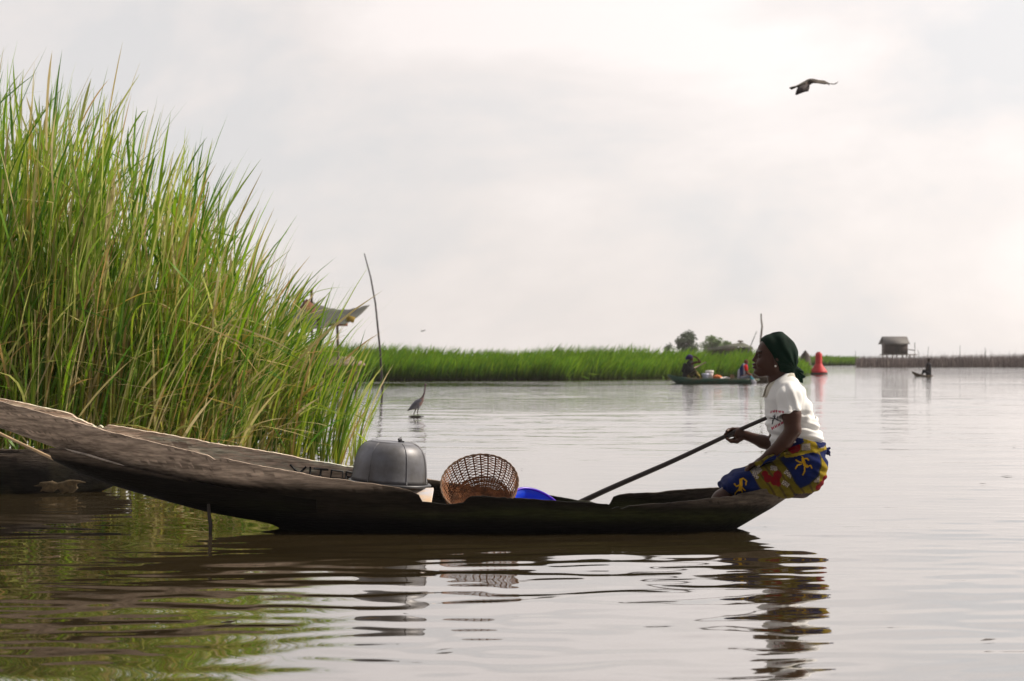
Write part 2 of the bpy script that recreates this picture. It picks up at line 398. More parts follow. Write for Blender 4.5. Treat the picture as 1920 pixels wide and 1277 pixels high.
far_top = curve([(-180, 708), (-60, 735), (0, 745), (60, 757), (138, 776), (148, 783), (180, 797), (190, 796), (196, 801), (204, 796), (240, 801), (300, 812), (400, 829), (500, 846), (600, 864), (655, 873), (740, 886), (810, 899), (860, 906), (960, 922), (1040, 930), (1090, 938), (1112, 942), (1120, 950), (1135, 951), (1143, 946), (1150, 932), (1162, 928), (1175, 926), (1260, 920), (1345, 913), (1400, 911), (1460, 913), (1500, 923)], 1)
keel_full = curve([(-180, 765), (0, 806), (95, 840), (150, 866), (210, 892), (300, 920), (390, 948), (450, 967), (510, 986), (560, 1010), (620, 1030), (700, 1038), (1300, 1038), (1345, 1016), (1378, 997), (1420, 973), (1450, 956), (1490, 930), (1500, 926)], -1, 8.88)
keel_shell = curve([(90, 858), (95, 862), (150, 890), (210, 912), (300, 938), (390, 962), (450, 973), (480, 978), (510, 984), (560, 985), (620, 985)], -1, 8.88)
crack = curve([(90, 838), (95, 839), (125, 844), (160, 854), (200, 864), (232, 874), (270, 882), (340, 898), (400, 910), (460, 921), (620, 940)], -1)
def section(x, zn, zf, zk, b, t, n=34):
    a = np.linspace(0, math.pi / 2, n); cy = np.cos(a) ** .62; sz = np.sin(a) ** 1.15
    def half(side, zg, bb_, kk): return [(x, YC + side * bb_ * c, zg + (kk - zg) * s_) for c, s_ in zip(cy, sz)]
    bi = max(b - t, .006); ki = min(zk + t, min(zn, zf) - .004)
    o = half(-1, zn, b, zk) + half(1, zf, b, zk)[::-1][1:]
    i = half(1, zf - .001, bi, ki) + half(-1, zn - .001, bi, ki)[::-1][1:]
    return np.array(o + i)
def hull_color(V):
    p = V * np.array([2.2, 9, 14]); n = fbm(p, 3); n2 = fbm(V * np.array([1.2, 3, 4]) + 9, 3)
    x, z = V[:, 0], V[:, 2]
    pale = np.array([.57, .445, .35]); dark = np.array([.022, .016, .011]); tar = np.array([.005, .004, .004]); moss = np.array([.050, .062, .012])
    # old tide line height (dark below is wet, tarred wood plus painted shade), and darker soaked wood towards the stern
    zl = np.interp(x, [-3.2, -2.3, -1.6, -1.0, -.6, 1.5], [.40, .36, .27, .22, .20, .10])
    t = np.clip((z - zl + .035 * n2) / .05, 0, 1)[:, None]
    g = fbm(np.stack([x * 2.5, V[:, 1] * 6, z * 95 + x * 9], 1), 3); g2 = fbm(np.stack([x * 5 + 7, V[:, 1] * 9, z * 40 + x * 4], 1), 3)
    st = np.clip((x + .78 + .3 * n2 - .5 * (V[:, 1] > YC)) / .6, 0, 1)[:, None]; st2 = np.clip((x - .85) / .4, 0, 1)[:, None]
    top = pale * (1 + .5 * (V[:, 1] > YC + .1)[:, None] * (1 - st)) * (1 - st * .86 * (1 - .13 * st2)); top = top * (1 + .55 * g[:, None]) * (1 + .35 * g2[:, None])  # far side's colour raised to make up for the shade it lies in
    top = top * np.where((g2 > .38)[:, None], .45, 1) * np.where((g > .5)[:, None], .4, 1)
    c = dark * (1 - t) * (1 - .5 * st) * (1 + .5 * g[:, None]) + top * t
    low = np.clip((zl * .55 - z + .02 * n) / .05, 0, 1)[:, None]; c = c * (1 - low) + tar * low
    mband = np.exp(-((z - zl * .60 - .02 * n2) / .035) ** 2) * np.clip(n * 1.5 + .35, 0, 1) * np.clip((x + 1.6) / .6, 0, 1)
    c = c * (1 - mband[:, None] * .45) + moss * mband[:, None] * .45
    return np.clip(c, .004, .8)
canoe = empty('dugout_canoe', (-.8, YC, 0), "long weathered grey dugout canoe with a raised bow and the woman on its stern", 'canoe')
mb = MB(); xs = np.arange(px(-178, 700, 9)[0], px(1497, 700, 9)[0], .009); rings = []
for i, x in enumerate(xs):
    j = vnoise(np.array([[x * 14, 3.3, 0], [x * 14, 9.1, 5], [x * 5, 1, 1]]))
    jj = vnoise(np.array([[x * 45, 3, 0], [x * 45, 9, 5]])); ch = np.maximum(0, vnoise(np.array([[x * 9, 31, 0], [x * 9, 47, 5]])) - .45) * np.abs(jj) * .03
    zn = np.interp(x, *near_top) + .0035 * j[0] + .0012 * jj[0] - ch[0]; zf = np.interp(x, *far_top) + .0035 * j[1] + .0012 * jj[1] - ch[1]; zk = np.interp(x, *keel_full)
    b = float(beam(x)) + .004 * j[2]; rings.append(section(x, zn, zf, min(zk, min(zn, zf) - .02), b, .034))
mb.rings(rings)
V = np.concatenate(mb.V)
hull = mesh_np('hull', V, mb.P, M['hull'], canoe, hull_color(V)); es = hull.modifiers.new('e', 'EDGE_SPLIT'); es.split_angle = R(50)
mb = MB(); rings = []
for x in np.arange(px(93, 800, 8.75)[0], px(600, 800, 8.8)[0], .009):
    zt = np.interp(x, *crack); zk = np.interp(x, *keel_shell)
    pr = np.interp(x, [px(96, 0, 8.7)[0], px(300, 0, 8.7)[0], px(430, 0, 8.7)[0], px(520, 0, 8.7)[0]], [.03, .022, .008, -.008])
    j = vnoise(np.array([[x * 11, 5.5, 2]]))[0]
    rings.append(section(x, zt + .003 * j, zt + .003 * j, zk, float(beam(x)) + pr + .002 * j, .02 + max(pr, 0)))
mb.rings(rings); V = np.concatenate(mb.V)
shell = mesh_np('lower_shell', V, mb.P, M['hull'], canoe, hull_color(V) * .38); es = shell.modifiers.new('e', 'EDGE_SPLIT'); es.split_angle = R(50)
mb = MB(); pts = []
for uu, vv in [(121, 841), (140, 847), (165, 853), (190, 861), (215, 868), (233, 873)]:
    x_ = (uu - 960) / F * 8.7; Yq = YC - float(beam(x_)) - .030; pts.append(px(uu, vv, Yq))
mb.tube(pts, [.002, .005, .006, .005, .0045, .001], 6, (.50, .43, .37)); mb.build('split_edge', M['hull'], canoe)
# stern seat board
mb = MB()
for u in (1404, 1425, 1446, 1467):
    p = px(u, 924, YC); b = float(beam(p[0])) - .03
    mb.box((p[0], YC, p[2] - .012 + (u - 1404) * .00004), (.057, 2 * b, .022), c=(.10, .075, .055))
mb.build('stern_seat', M['hull'], canoe, False, .003)
# painted letters inside the far side
def far_inner_Y(x, z):
    b = float(beam(x)) - .034; zf = np.interp(x, *far_top); zk = np.interp(x, *keel_full) + .034
    s_ = np.clip((z - zf) / (zk - zf), 0, 1) ** (1 / 1.15); return YC + b * (1 - s_ ** 2) ** .31
def strokes(mb, segs, w, c=None, th=.004):
    for seg in segs:
        pts = []
        for (u, v) in seg:
            Y = YC + .3
            for _ in range(3): p = px(u, v, Y); Y = far_inner_Y(p[0], p[2]) - .002
            pts.append(px(u, v, Y))
        mb.tube(pts, w, 6, c, 1.0)
mb = MB()
strokes(mb, [[(544, 871), (560, 888)], [(574, 875), (560, 889)], [(582, 875), (581, 893)], [(588, 878), (616, 881)], [(602, 880), (600, 898)],
             [(622, 881), (643, 884), (642, 898), (620, 896), (622, 881)], [(650, 884), (648, 900)], [(650, 884), (664, 887), (664, 893), (650, 893), (666, 902)]], .0056)
mb.build('lettering', M['paint'], canoe)

# old half sunken canoe behind
old = empty('sunken_canoe', (-3.4, 11.4, 0), "dark rotten canoe half sunk against the reeds under the raised bow", 'canoe')
mb = MB(); rings = []
for x in np.arange(-4.6, -2.5, .05):
    e_ = min(1, (-2.48 - x) / .7) ** .8; j = vnoise(np.array([[x * 6, 1, 0], [x * 6, 4, 0]]))
    w = .26 * e_ + .02 * j[0]; zt = .255 + .012 * j[1] - .33 * max(0, x + 3.0) ** 1.4; YO = 11.42
    kk = -.12 + (zt + .10) * max(0, 1 - e_ * 1.15) ** 1.2; a = np.linspace(0, math.pi, 15); o_ = [(x, YO - w * np.sign(math.cos(q)) * abs(math.cos(q)) ** .5, zt - (zt - kk) * math.sin(q) ** .8) for q in a]
    i_ = [(x, YO - max(w - .05, .01) * np.sign(math.cos(q)) * abs(math.cos(q)) ** .5, zt - max(zt - kk - .08, .003) * math.sin(q) ** .8 * .9) for q in a[::-1]]
    rings.append(np.array(o_ + i_))
mb.rings(rings); V = np.concatenate(mb.V); V = V + .012 * np.stack([fbm(V * 7 + s_, 3) for s_ in (0, 11, 23)], 1)
col = np.where((V[:, 2] > .22)[:, None], np.array([.08, .062, .05]), np.array([.016, .014, .013]) + np.clip(fbm(V * 9, 3), 0, 1)[:, None] * np.array([.05, .045, .02]))
mesh_np('hull', V, mb.P, M['hull'], old, col)
s = SDF((-3.15, 10.95, -.05), (-2.55, 11.3, .2), .012)
for i in range(26):
    p = px(rng.uniform(85, 145), rng.uniform(902, 922), 11.08); s.cap(p, p + rng.normal(0, 1, 3) * (.06, .01, .012), .014, .008, .01)
s.build('root_clump', mat('roots', (.11, .075, .035), rough=.95, var=.6, vscale=30, bump=.006), old)
mb = MB(); a_ = px(-70, 780, 9.9); b_ = px(112, 866, 9.75); mb.tube([a_ + (b_ - a_) * t for t in np.linspace(0, 1, 6)], [.0085, .008, .0085, .008, .0085, .008], 10)
tag(mb.build('bamboo_pole', M['bamboo']), "pale bare pole leaning down beneath the raised bow", 'pole')
mb = MB(); mb.tube([px(391, 945, 8.72), px(392, 965, 8.72), px(395, 985, 8.72), px(394, 1003, 8.72), px(388, 1016, 8.72)], [.008, .009, .010, .008, .007], 8)
tag(mb.build('mooring_stake', M['dark']), "short dark stake rising from the water under the canoe hull", 'stake')

# ------------------------------------------------------------------ load in the canoe
bowl = empty('metal_basin', px(729, 905, 8.97), "dull grey metal basin turned upside down in the canoe beside the basket", 'basin')
up = np.array([.075, 0, .997]); Mb = frame(px(730, 907, 8.97), up)
prof_o = [(.190, -.004), (.217, -.004), (.221, .004), (.215, .011), (.203, .012), (.1965, .03), (.192, .08), (.186, .125), (.177, .16), (.163, .187), (.145, .205), (.125, .215), (.118, .2175), (.116, .2215), (.108, .2215), (.05, .2215), (.001, .2215)]
prof_i = [(.001, .214), (.10, .213), (.135, .203), (.165, .178), (.182, .12), (.190, .04), (.190, -.004)]
mb = MB(); mb.rings(lathe_rings(prof_o[4:] + prof_i[:-1], Mb, 72)); V = np.concatenate(mb.V)
V = V + (Mb[:3, :3] @ np.array([1, 0, 0])) * 0 + .0012 * np.stack([fbm(V * 14, 2), fbm(V * 14 + 5, 2), 0 * V[:, 0]], 1)
mesh_np('body', V, mb.P, M['bowl'], bowl)
mb = MB(); mb.rings(lathe_rings(prof_o[:5] + [(.190, .010)], Mb, 72), closed=True); mb.build('rim', M['rimm'], bowl)
for az in (-104, -70, -22, -150, 30, 90, 150):
    mb = MB(); a = R(az); pts = []
    for r_, z_ in prof_o[4:13]:
        pts.append(Mb[:3, :3] @ np.array([(r_ + .0006) * math.cos(a), (r_ + .0006) * math.sin(a), z_]) + Mb[:3, 3])
    mb.tube(pts, .0026, 6); mb.build('seam', M['bowl'], bowl)
s = SDF(px(738, 838, 8.97) - .03, px(766, 815, 8.97) + .03, .003); s.cap(px(749, 831, 8.97), px(751, 824, 8.97), .011, .009, .004); s.cap(px(750, 829, 8.97), px(757, 828, 8.97), .008, .005, .004); s.cap(px(748, 824, 8.96), px(752, 821, 8.98), .007, .005, .004)
s.build('knob', M['rimm'], bowl, disp=lambda V: .002 * fbm(V * 120, 2))
# pale board under the basin
mb = MB(); a_ = px(736, 946, 8.76); b_ = px(808, 944, 8.76); c_ = px(742, 916, 8.88); w = b_ - a_; h_ = c_ - a_; n = np.cross(w, h_); n /= np.linalg.norm(n)
Vv = []
for t in (0, -.018):
    for q in (a_, b_, b_ + h_, a_ + h_): Vv.append(q + n * t)
mb.add(Vv, [(0, 1, 2, 3), (7, 6, 5, 4), (0, 4, 5, 1), (1, 5, 6, 2), (2, 6, 7, 3), (3, 7, 4, 0)])
tag(mb.build('pale_board', M['board'], None, False, .003), "sunlit pale board under the rim of the upturned basin", 'board')

# wicker basket
BC = px(899, 906, 8.98); BN = np.array([-.06, -.70, .71])
bk = empty('wicker_basket', BC, "round open weave wicker basket tipped on its side between basin and blue tub", 'basket')
Mk = frame(BC, BN, R(10)); RB = .2035
prf = np.array([(.070, -.150), (.105, -.146), (.140, -.130), (.166, -.105), (.184, -.070), (.196, -.035), (RB, 0)])
sp_t = np.linspace(0, 1, len(prf))
def bprof(t): return np.interp(t, sp_t, prf[:, 0]), np.interp(t, sp_t, prf[:, 1])
def bpt(t, a, dr=0):
    r_, z_ = bprof(t); return Mk[:3, :3] @ np.array([(r_ + dr) * math.cos(a), (r_ + dr) * math.sin(a), z_ + dr * .3]) + Mk[:3, 3]
mb = MB(); NS = 30
for k in range(NS):
    a = 2 * math.pi * k / NS + rng.normal(0, .02); ww = .0075 + .002 * rng.random()
    V_ = []; 
    for t in np.linspace(0, 1, 12):
        r_, z_ = bprof(t); da = ww * (.55 + .45 * t) / r_
        V_ += [bpt(t, a - da / 2, .001), bpt(t, a + da / 2, .001), bpt(t, a + da / 2, -.0015), bpt(t, a - da / 2, -.0015)]
    P_ = []
    for i in range(11):
        for q in range(4): P_.append((i * 4 + q, i * 4 + (q + 1) % 4, i * 4 + 4 + (q + 1) % 4, i * 4 + 4 + q))
    mb.add(V_, P_)
nr = 0
ts = list(np.linspace(.02, .42, 26)) + list(np.linspace(.46, .965, 16))
for i, t in enumerate(ts):
    n_ = NS * 4; pts = []
    off = i % 2; tt = t + rng.normal(0, .002)
    for q in range(n_ + 1):
        a = 2 * math.pi * q / n_; pts.append(bpt(tt + .004 * math.sin(a * 3 + i), a, .0030 * math.cos(a * NS / 2 + math.pi * off)))
    mb.tube(pts, .0023 if t > .43 else .0028, 5)
mb.build('weave', M['wicker'], bk)
mb = MB()
for i in range(7):
    n_ = 40; r_ = .008 + i * .0098
    mb.tube([Mk[:3, :3] @ np.array([r_ * math.cos(q / n_ * 6.283), r_ * math.sin(q / n_ * 6.283), -.150 + .002 * math.cos(q * 1.5 + i)]) + Mk[:3, 3] for q in range(n_ + 1)], .0046, 5)
mb.build('base', M['wicker'], bk)
mb = MB(); n_ = 120
for w_ in range(2):
    mb.tube([bpt(1, 2 * math.pi * q / n_, .003 * math.cos(q * .9 + w_ * 3.14)) for q in range(n_ + 1)], .0032, 7)
mb.build('rim', M['wickrim'], bk)
# blue plastic tub
Tc = px(1010, 951, 9.10); tub = empty('plastic_tub', Tc, "bright blue plastic tub with purple rim leaning on the wicker basket", 'tub')
Mt = frame(Tc, (.42, -.44, .79), 0)
po = [(.115, -.08), (.133, -.04), (.149, 0), (.145, 0), (.129, -.04), (.111, -.075), (.001, -.075), (.001, -.08)]
mb = MB(); mb.rings(lathe_rings(po, Mt, 56), closed=True); mb.build('body', M['blue'], tub)
mb = MB(); n_ = 72; mb.tube([Mt[:3, :3] @ np.array([.151 * math.cos(q / n_ * 6.2832), .151 * math.sin(q / n_ * 6.2832), .002]) + Mt[:3, 3] for q in range(n_ + 1)], .0075, 8); mb.build('rim', M['purple'], tub)

# ------------------------------------------------------------------ paddling pole
pA = px(1446, 780, 9.22); pB = px(1097, 938, 9.46); mb = MB()
tt = np.linspace(0, 1.45, 14); mb.tube([pA + (pB - pA) * t + np.array([0, 0, .003 * math.sin(t * 9)]) for t in tt], [.0105 + .0055 * min(1, t) for t in tt], 12)
tag(mb.build('punting_pole', M['pole']), "long dark wooden pole the woman dips into the water", 'pole')
def pole_Y(u):
    lo, hi = 0., 1.
    for _ in range(30):
        t = (lo + hi) / 2; p = pA + (pB - pA) * t; uu = 960 + p[0] / p[1] * F
        if uu > u: lo = t
        else: hi = t
    return (pA + (pB - pA) * t)[1]

# ------------------------------------------------------------------ the woman
def W_(u, v, dy=0.0): return px(u, v, YC + dy)
woman = empty('person', W_(1500, 930), "woman in white polo shirt, green headscarf and printed wrap sitting on the canoe stern", 'person')
PY = pole_Y(1376) - YC
s = SDF(W_(1275, 1010, -.32) + (0, 0, 0), W_(1560, 622, .36) + (.02, 0, .01), .0036)
# head
zz = [631, 638, 645, 653, 660, 668, 676, 684, 692, 699, 704]
fr = [1440, 1430, 1424, 1420.5, 1419, 1420, 1416.5, 1414.5, 1416, 1418.5, 1428]
bk_ = [1474, 1484, 1488, 1489, 1488, 1486, 1482, 1476, 1468, 1460, 1450]
hb = [.034, .052, .063, .069, .071, .070, .067, .062, .054, .044, .030]
s.prof(2, [W_(1450, v)[2] for v in zz], [W_(u, v)[0] for u, v in zip(fr, zz)], [W_(u, v)[0] for u, v in zip(bk_, zz)], [YC] * 11, hb, .004, 2.15)
s.cap(W_(1420, 661), W_(1415, 674), .006, .010, .010); s.ell(W_(1414.2, 675.3), (.0120, .011, .0090), .005)
for sd in (-1, 1):
    s.ell(W_(1419.5, 677, sd * .0145), (.010, .0075, .0075), .005)
    s.ell(W_(1421, 666.5, sd * .030), (.016, .017, .010), .012, 'sub')
    s.ell(W_(1424.6, 667, sd * .030), (.0125, .013, .0105), .003)
    s.cap(W_(1420.5, 659.5, sd * .012), W_(1424, 660, sd * .045), .006, .005, .012)
    s.ell(W_(1431, 682, sd * .042), (.030, .018, .024), .02)
    s.cap(W_(1453, 690, sd * .052), W_(1424, 701, sd * .012), .017, .014, .02)
    s.ell(W_(1456, 676, sd * .072), (.014, .008, .024), .005)
    s.ell(W_(1454.5, 684, sd * .072), (.009, .006, .011), .004)
s.ell(W_(1415.0, 683.2), (.0145, .021, .0070), .004); s.ell(W_(1415.2, 689), (.0135, .019, .0072), .004)
s.cap(W_(1410.6, 686.2, -.022), W_(1410.6, 686.2, .022), .0012, .0012, .003, 'sub')
s.ell(W_(1420, 698), (.020, .024, .015), .012)
s.chain([W_(1456, 690), W_(1459, 712), W_(1466, 738)], [.050, .050, .062], .02)
# torso and shoulders
s.chain([W_(1472, 752), W_(1488, 800), W_(1500, 870)], [.085, .088, .10], .03)
s.cap(W_(1478, 742, -.14), W_(1474, 742, .14), .046, .046, .03)
# near arm
s.chain([W_(1479, 740, -.150), W_(1484, 778, -.195), W_(1487, 806, -.205)], [.050, .047, .041], .02)
s.chain([W_(1487, 806, -.205), W_(1472, 827, -.19), W_(1444, 852, -.135), W_(1434, 860, -.115)], [.041, .039, .027, .024], .012)
s.ell(W_(1424, 866, -.10), (.040, .034, .020), .012, rot=R(35))
for i, (du, dv, dyy, ln) in enumerate([(0, 0, -.032, .95), (-2, 0, -.012, 1.05), (-2, 0, .008, 1.0), (0, 1, .027, .85)]):
    k0 = W_(1418, 868, -.10 + dyy); k1 = k0 + np.array([-.030 * ln, 0, -.012]); k2 = k1 + np.array([-.018 * ln, 0, -.020]); k3 = k2 + np.array([-.006, 0, -.020 * ln])
    s.chain([k0, k1, k2, k3], [.0105, .0095, .0088, .0078], .004)
s.chain([W_(1432, 868, -.075), W_(1422, 876, -.065), W_(1414, 880, -.062)], [.012, .011, .009], .005)
# far arm
s.chain([W_(1474, 742, .150), W_(1462, 790, .205), W_(1452, 836, .225)], [.050, .045, .037], .02)
s.chain([W_(1452, 836, .225), W_(1430, 828, .240), W_(1400, 817, PY - .004)], [.037, .035, .0245], .014)
s.chain([W_(1400, 817, PY - .004), W_(1392, 815, PY - .004)], [.024, .023], .01)
s.ell(W_(1386, 814, PY - .006), (.027, .021, .034), .012)
s.ell(W_(1383, 808, PY + .012), (.030, .016, .020), .010, rot=R(15))
# fingers round the pole, palm edge towards us, thumb below
s.chain([W_(1386, 806, PY + .004), W_(1374, 804.5, PY + .010), W_(1366.5, 806, PY + .004), W_(1362.5, 808.5, PY - .014)], [.0125, .0095, .0088, .0076], .005)
s.chain([W_(1385, 811, PY + .020), W_(1371, 808, PY + .026), W_(1363, 811, PY + .018), W_(1359.5, 814.5, PY - .006)], [.012, .0095, .0088, .0074], .004)
s.chain([W_(1385, 816, PY + .022), W_(1373, 816, PY + .028), W_(1365, 819, PY + .020), W_(1362, 822, PY + .002)], [.012, .0092, .0085, .0072], .004)
s.chain([W_(1387, 822, PY + .016), W_(1378, 823, PY + .026), W_(1370, 825, PY + .020), W_(1367, 826, PY + .006)], [.011, .0085, .0078, .0066], .004)
s.chain([W_(1391, 822, PY - .014), W_(1382, 828, PY - .022), W_(1371, 827.5, PY - .024), W_(1363, 823, PY - .020)], [.0135, .0105, .0092, .0078], .006)
# legs
for sd in (-1, 1):
    s.chain([W_(1508, 886, sd * .085), W_(1440, 898, sd * .09), W_(1380, 907, sd * .085)], [.058, .050, .034], .02)
    s.chain([W_(1380, 908, sd * .085), W_(1352, 935, sd * .085), W_(1318, 976, sd * .08), W_(1308, 988, sd * .08)], [.034, .042, .034, .030], .02)
    s.chain([W_(1312, 994, sd * .08), W_(1292, 1001, sd * .085)], [.026, .018], .012)
EYE = [W_(1420.5, 666.8, sd * .031) for sd in (-1, 1)]
def skin_col(V):
    c = np.tile([.056, .021, .012], (len(V), 1)); n = fbm(V * 18, 2)[:, None]; c = c * (1 + .12 * n)
    lip = np.exp(-(((V[:, 0] - W_(1412, 0)[0]) / .010) ** 2 + ((V[:, 1] - YC) / .022) ** 2 + ((V[:, 2] - W_(0, 686.2)[2]) / .010) ** 2))[:, None]
    c = c * (1 - .8 * lip) + np.array([.055, .018, .020]) * .8 * lip
    for e_ in EYE:
        d = (V - e_) / np.array([.010, .014, .0042]); q = (d ** 2).sum(1)
        c[q < 1] = (.16, .13, .11); c[(np.abs(V[:, 1] - e_[1]) < .0055) & (q < 1)] = (.008, .005, .004)
        lash = (q >= 1) & (q < 2.1) & (V[:, 2] > e_[2]); c[lash] = (.012, .007, .005)
        br = (np.abs(V[:, 2] - e_[2] - .0215 + 3 * (np.abs(V[:, 1] - e_[1]) ** 2)) < .0032) & (np.abs(V[:, 1] - e_[1]) < .019) & (V[:, 0] < e_[0] + .022); c[br] = (.016, .009, .007)
    palm = np.exp(-(((V[:, 0] - W_(1381, 0)[0]) / .02) ** 2 + ((V[:, 2] - W_(0, 821)[2]) / .022) ** 2)) * (V[:, 1] < YC + PY - .006) * (V[:, 1] > YC + .1)
    c = c + palm[:, None] * np.array([.12, .05, .025])
    return c
s.build('body', M['skin'], woman, skin_col)
mb = MB(); 
for sd in (-1,):
    c0 = W_(1454, 686.5, sd * .079); mb.rings(lathe_rings([(.0001, -.0055), (.003, -.0046), (.0048, -.0026), (.0055, 0), (.0048, .0026), (.003, .0046), (.0001, .0055)], frame(c0, (0, 0, 1)), 12))
mb.build('earring', M['pearl'], woman)
# shirt
s = SDF(W_(1425, 870, -.29), W_(1560, 690, .29), .0036)
zz = [700, 706, 715, 725, 737, 747, 757, 775, 790, 805, 818, 831, 848, 866]
fr = [1463, 1456, 1447, 1441, 1436.5, 1433.5, 1435, 1435, 1437, 1440, 1444.5, 1448, 1453, 1458]
bk_ = [1482, 1489, 1498, 1504, 1510, 1514.5, 1519.5, 1526.5, 1531.5, 1537, 1541, 1543, 1542, 1538]
hb = [.045, .075, .120, .150, .162, .161, .158, .150, .146, .145, .148, .150, .150, .148]
s.prof(2, [W_(0, v)[2] for v in zz], [W_(u, v)[0] for u, v in zip(fr, zz)], [W_(u, v)[0] for u, v in zip(bk_, zz)], [YC] * 14, hb, .004, 2.3)
sl = SDF(W_(1425, 870, -.29), W_(1560, 690, .29), .0036)
sl.chain([W_(1478, 733, -.138), W_(1480, 745, -.165), W_(1481, 795, -.207)], [.050, .060, .064], .02)
d_ = W_(1481, 790, -.205) - W_(1479, 740, -.165); sl.plane(W_(1480, 778, -.195), d_ + np.array([.05, 0, 0]) * 0 + np.array([.035, 0, 0]))
s.D = np.minimum(s.D, sl.D) - .25 * np.clip(.014 - np.abs(s.D - sl.D), 0, 1) * (np.abs(s.D - sl.D) < .014)
sl = SDF(W_(1425, 870, -.29), W_(1560, 690, .29), .0036)
sl.chain([W_(1474, 735, .138), W_(1472, 745, .165), W_(1461, 795, .212)], [.050, .058, .060], .02)
d_ = W_(1461, 795, .212) - W_(1472, 745, .165); sl.plane(W_(1465, 776, .195), d_)
s.D = np.minimum(s.D, sl.D)
# hollow sleeve ends and neck opening
s.cap(W_(1482, 781, -.197), W_(1484, 800, -.204), .056, .056, .002, 'sub')
s.cap(W_(1463, 781, .20), W_(1459, 800, .21), .052, .052, .002, 'sub')
s.cap(W_(1458, 690), W_(1461, 716), .056, .050, .006, 'sub')
def shirt_disp(V):
    x, y, z = V.T; d = np.zeros(len(V)); X = (x - W_(1500, 0)[0]); Z = z - W_(0, 780)[2]
    f = fbm(V * np.array([9, 7, 9]), 2)
    # diagonal drag folds falling from the armpit to the waist
    w = np.clip((W_(0, 760)[2] - z) / .08, 0, 1)
    d += w * .0062 * np.sin(95 * (Z * .95 + X * .45) + 3.2 * f + 2.0 * np.abs(y - YC) * 10)
    d += w * .0036 * np.sin(170 * (Z + X * .2) + 4 * f + 1)
    # folds fanning from shoulder on the back
    w2 = np.clip((x - W_(1488, 0)[0]) / .04, 0, 1) * np.clip((z - W_(0, 800)[2]) / .06, 0, 1)
    d += w2 * .0055 * np.sin(120 * (X * .8 - Z * .35) + 2.5 * f)
    d += .0018 * f
    # sleeve long folds
    ws = np.clip((np.abs(y - YC) - .16) / .02, 0, 1); d += ws * .0034 * np.sin(110 * X + 25 * Z + 3 * f)
    return d
def seg_mask(P, segs, w):
    m_ = np.zeros(len(P), bool)
    for (a, b) in segs:
        a = np.array(a, float); b = np.array(b, float); ba = b - a; t = np.clip(((P - a) @ ba) / (ba @ ba + 1e-9), 0, 1); m_ |= np.linalg.norm(P - a - t[:, None] * ba, axis=1) < w
    return m_
def to_px(V):
    """garment plane coordinates: position across and down the cloth, in 1/355.6 m"""
    u = 960 + V[:, 0] / YC * F; v = 668 + (CAMH - V[:, 2]) / YC * F
    return np.stack([u, v], 1)
def poly_mask(P, poly):
    x, y = P.T; ins = np.zeros(len(P), bool); n = len(poly)
    for i in range(n):
        x0, y0 = poly[i]; x1, y1 = poly[(i + 1) % n]
        c = ((y0 > y) != (y1 > y)) & (x < (x1 - x0) * (y - y0) / (y1 - y0 + 1e-12) + x0); ins ^= c
    return ins
def ln(*p): return [(p[i], p[i + 1]) for i in range(len(p) - 1)]
def shirt_col(V):
    c = np.tile([.80, .80, .795], (len(V), 1)); P = to_px(V); near = V[:, 1] < YC - .02; notsl = ~((V[:, 1] < YC - .155))
    red = []; 
    for i in range(7):   # upper arc of small letters
        u = 1441 + i * 2.4; v = 771.5 - 2.2 * math.sin(i / 6 * 2.6); red.append(((u, v - 1.7), (u + .7 * (i % 2), v + 1.6)));
        if i % 2: red.append(((u, v - 1.5), (u + 1.6, v - .3)))
    for i in range(8):
        u = 1442.5 + i * 2.5; v = 802 - i * 1.7; red.append(((u, v - 2), (u + .9, v + 2)));
        if i % 2 == 0: red.append(((u + .8, v + 1.6), (u + 2, v - 1.8)))
    c[seg_mask(P, red, .75) & near] = (.45, .05, .09)
    blk = ln((1440, 783), (1446, 782.5), (1452, 786.5), (1457, 788)) + ln((1447, 776.5), (1446, 783), (1444, 791), (1443, 794)) + ln((1444, 779), (1448, 784))
    c[seg_mask(P, blk, 1.0) & near] = (.02, .018, .03)
    bkm = ln((1521, 768), (1522, 772)) + ln((1524, 776), (1526, 781), (1524, 783)) + ln((1520, 770), (1522, 770))
    c[seg_mask(P, bkm, 1.0) & (V[:, 0] > W_(1505, 0)[0])] = (.03, .03, .05)
    return c
s.build('shirt', M['shirt'], woman, shirt_col, shirt_disp)
# sleeve hem band
# collar
mb = MB(); rings = []; n_ = 40
for k in range(n_ + 1):
    a = -2.75 + 5.5 * k / n_     # 0 = back of the neck, +-pi = front
    ca, sa = math.cos(a), math.sin(a); fz = (1 - ca) / 2
    top = W_(1463 + 20 * ca, 697 + 19 * fz) + np.array([0, .060 * sa, 0])
    sp_ = fz ** 3
    bot = W_(1465 + 27 * ca - 10 * sp_, 709 + 33 * fz ** 1.3 + 6 * sp_) + np.array([0, .088 * sa, 0])
    mid = top * .55 + bot * .45 + np.array([.006 * ca, .008 * sa, .010])
    nn_ = np.array([ca, sa, .3]) * .0035
    rings.append([top, mid, bot, bot - nn_, mid - nn_, top - nn_])
mb.rings(rings); mb.build('collar', M['collar'], woman)
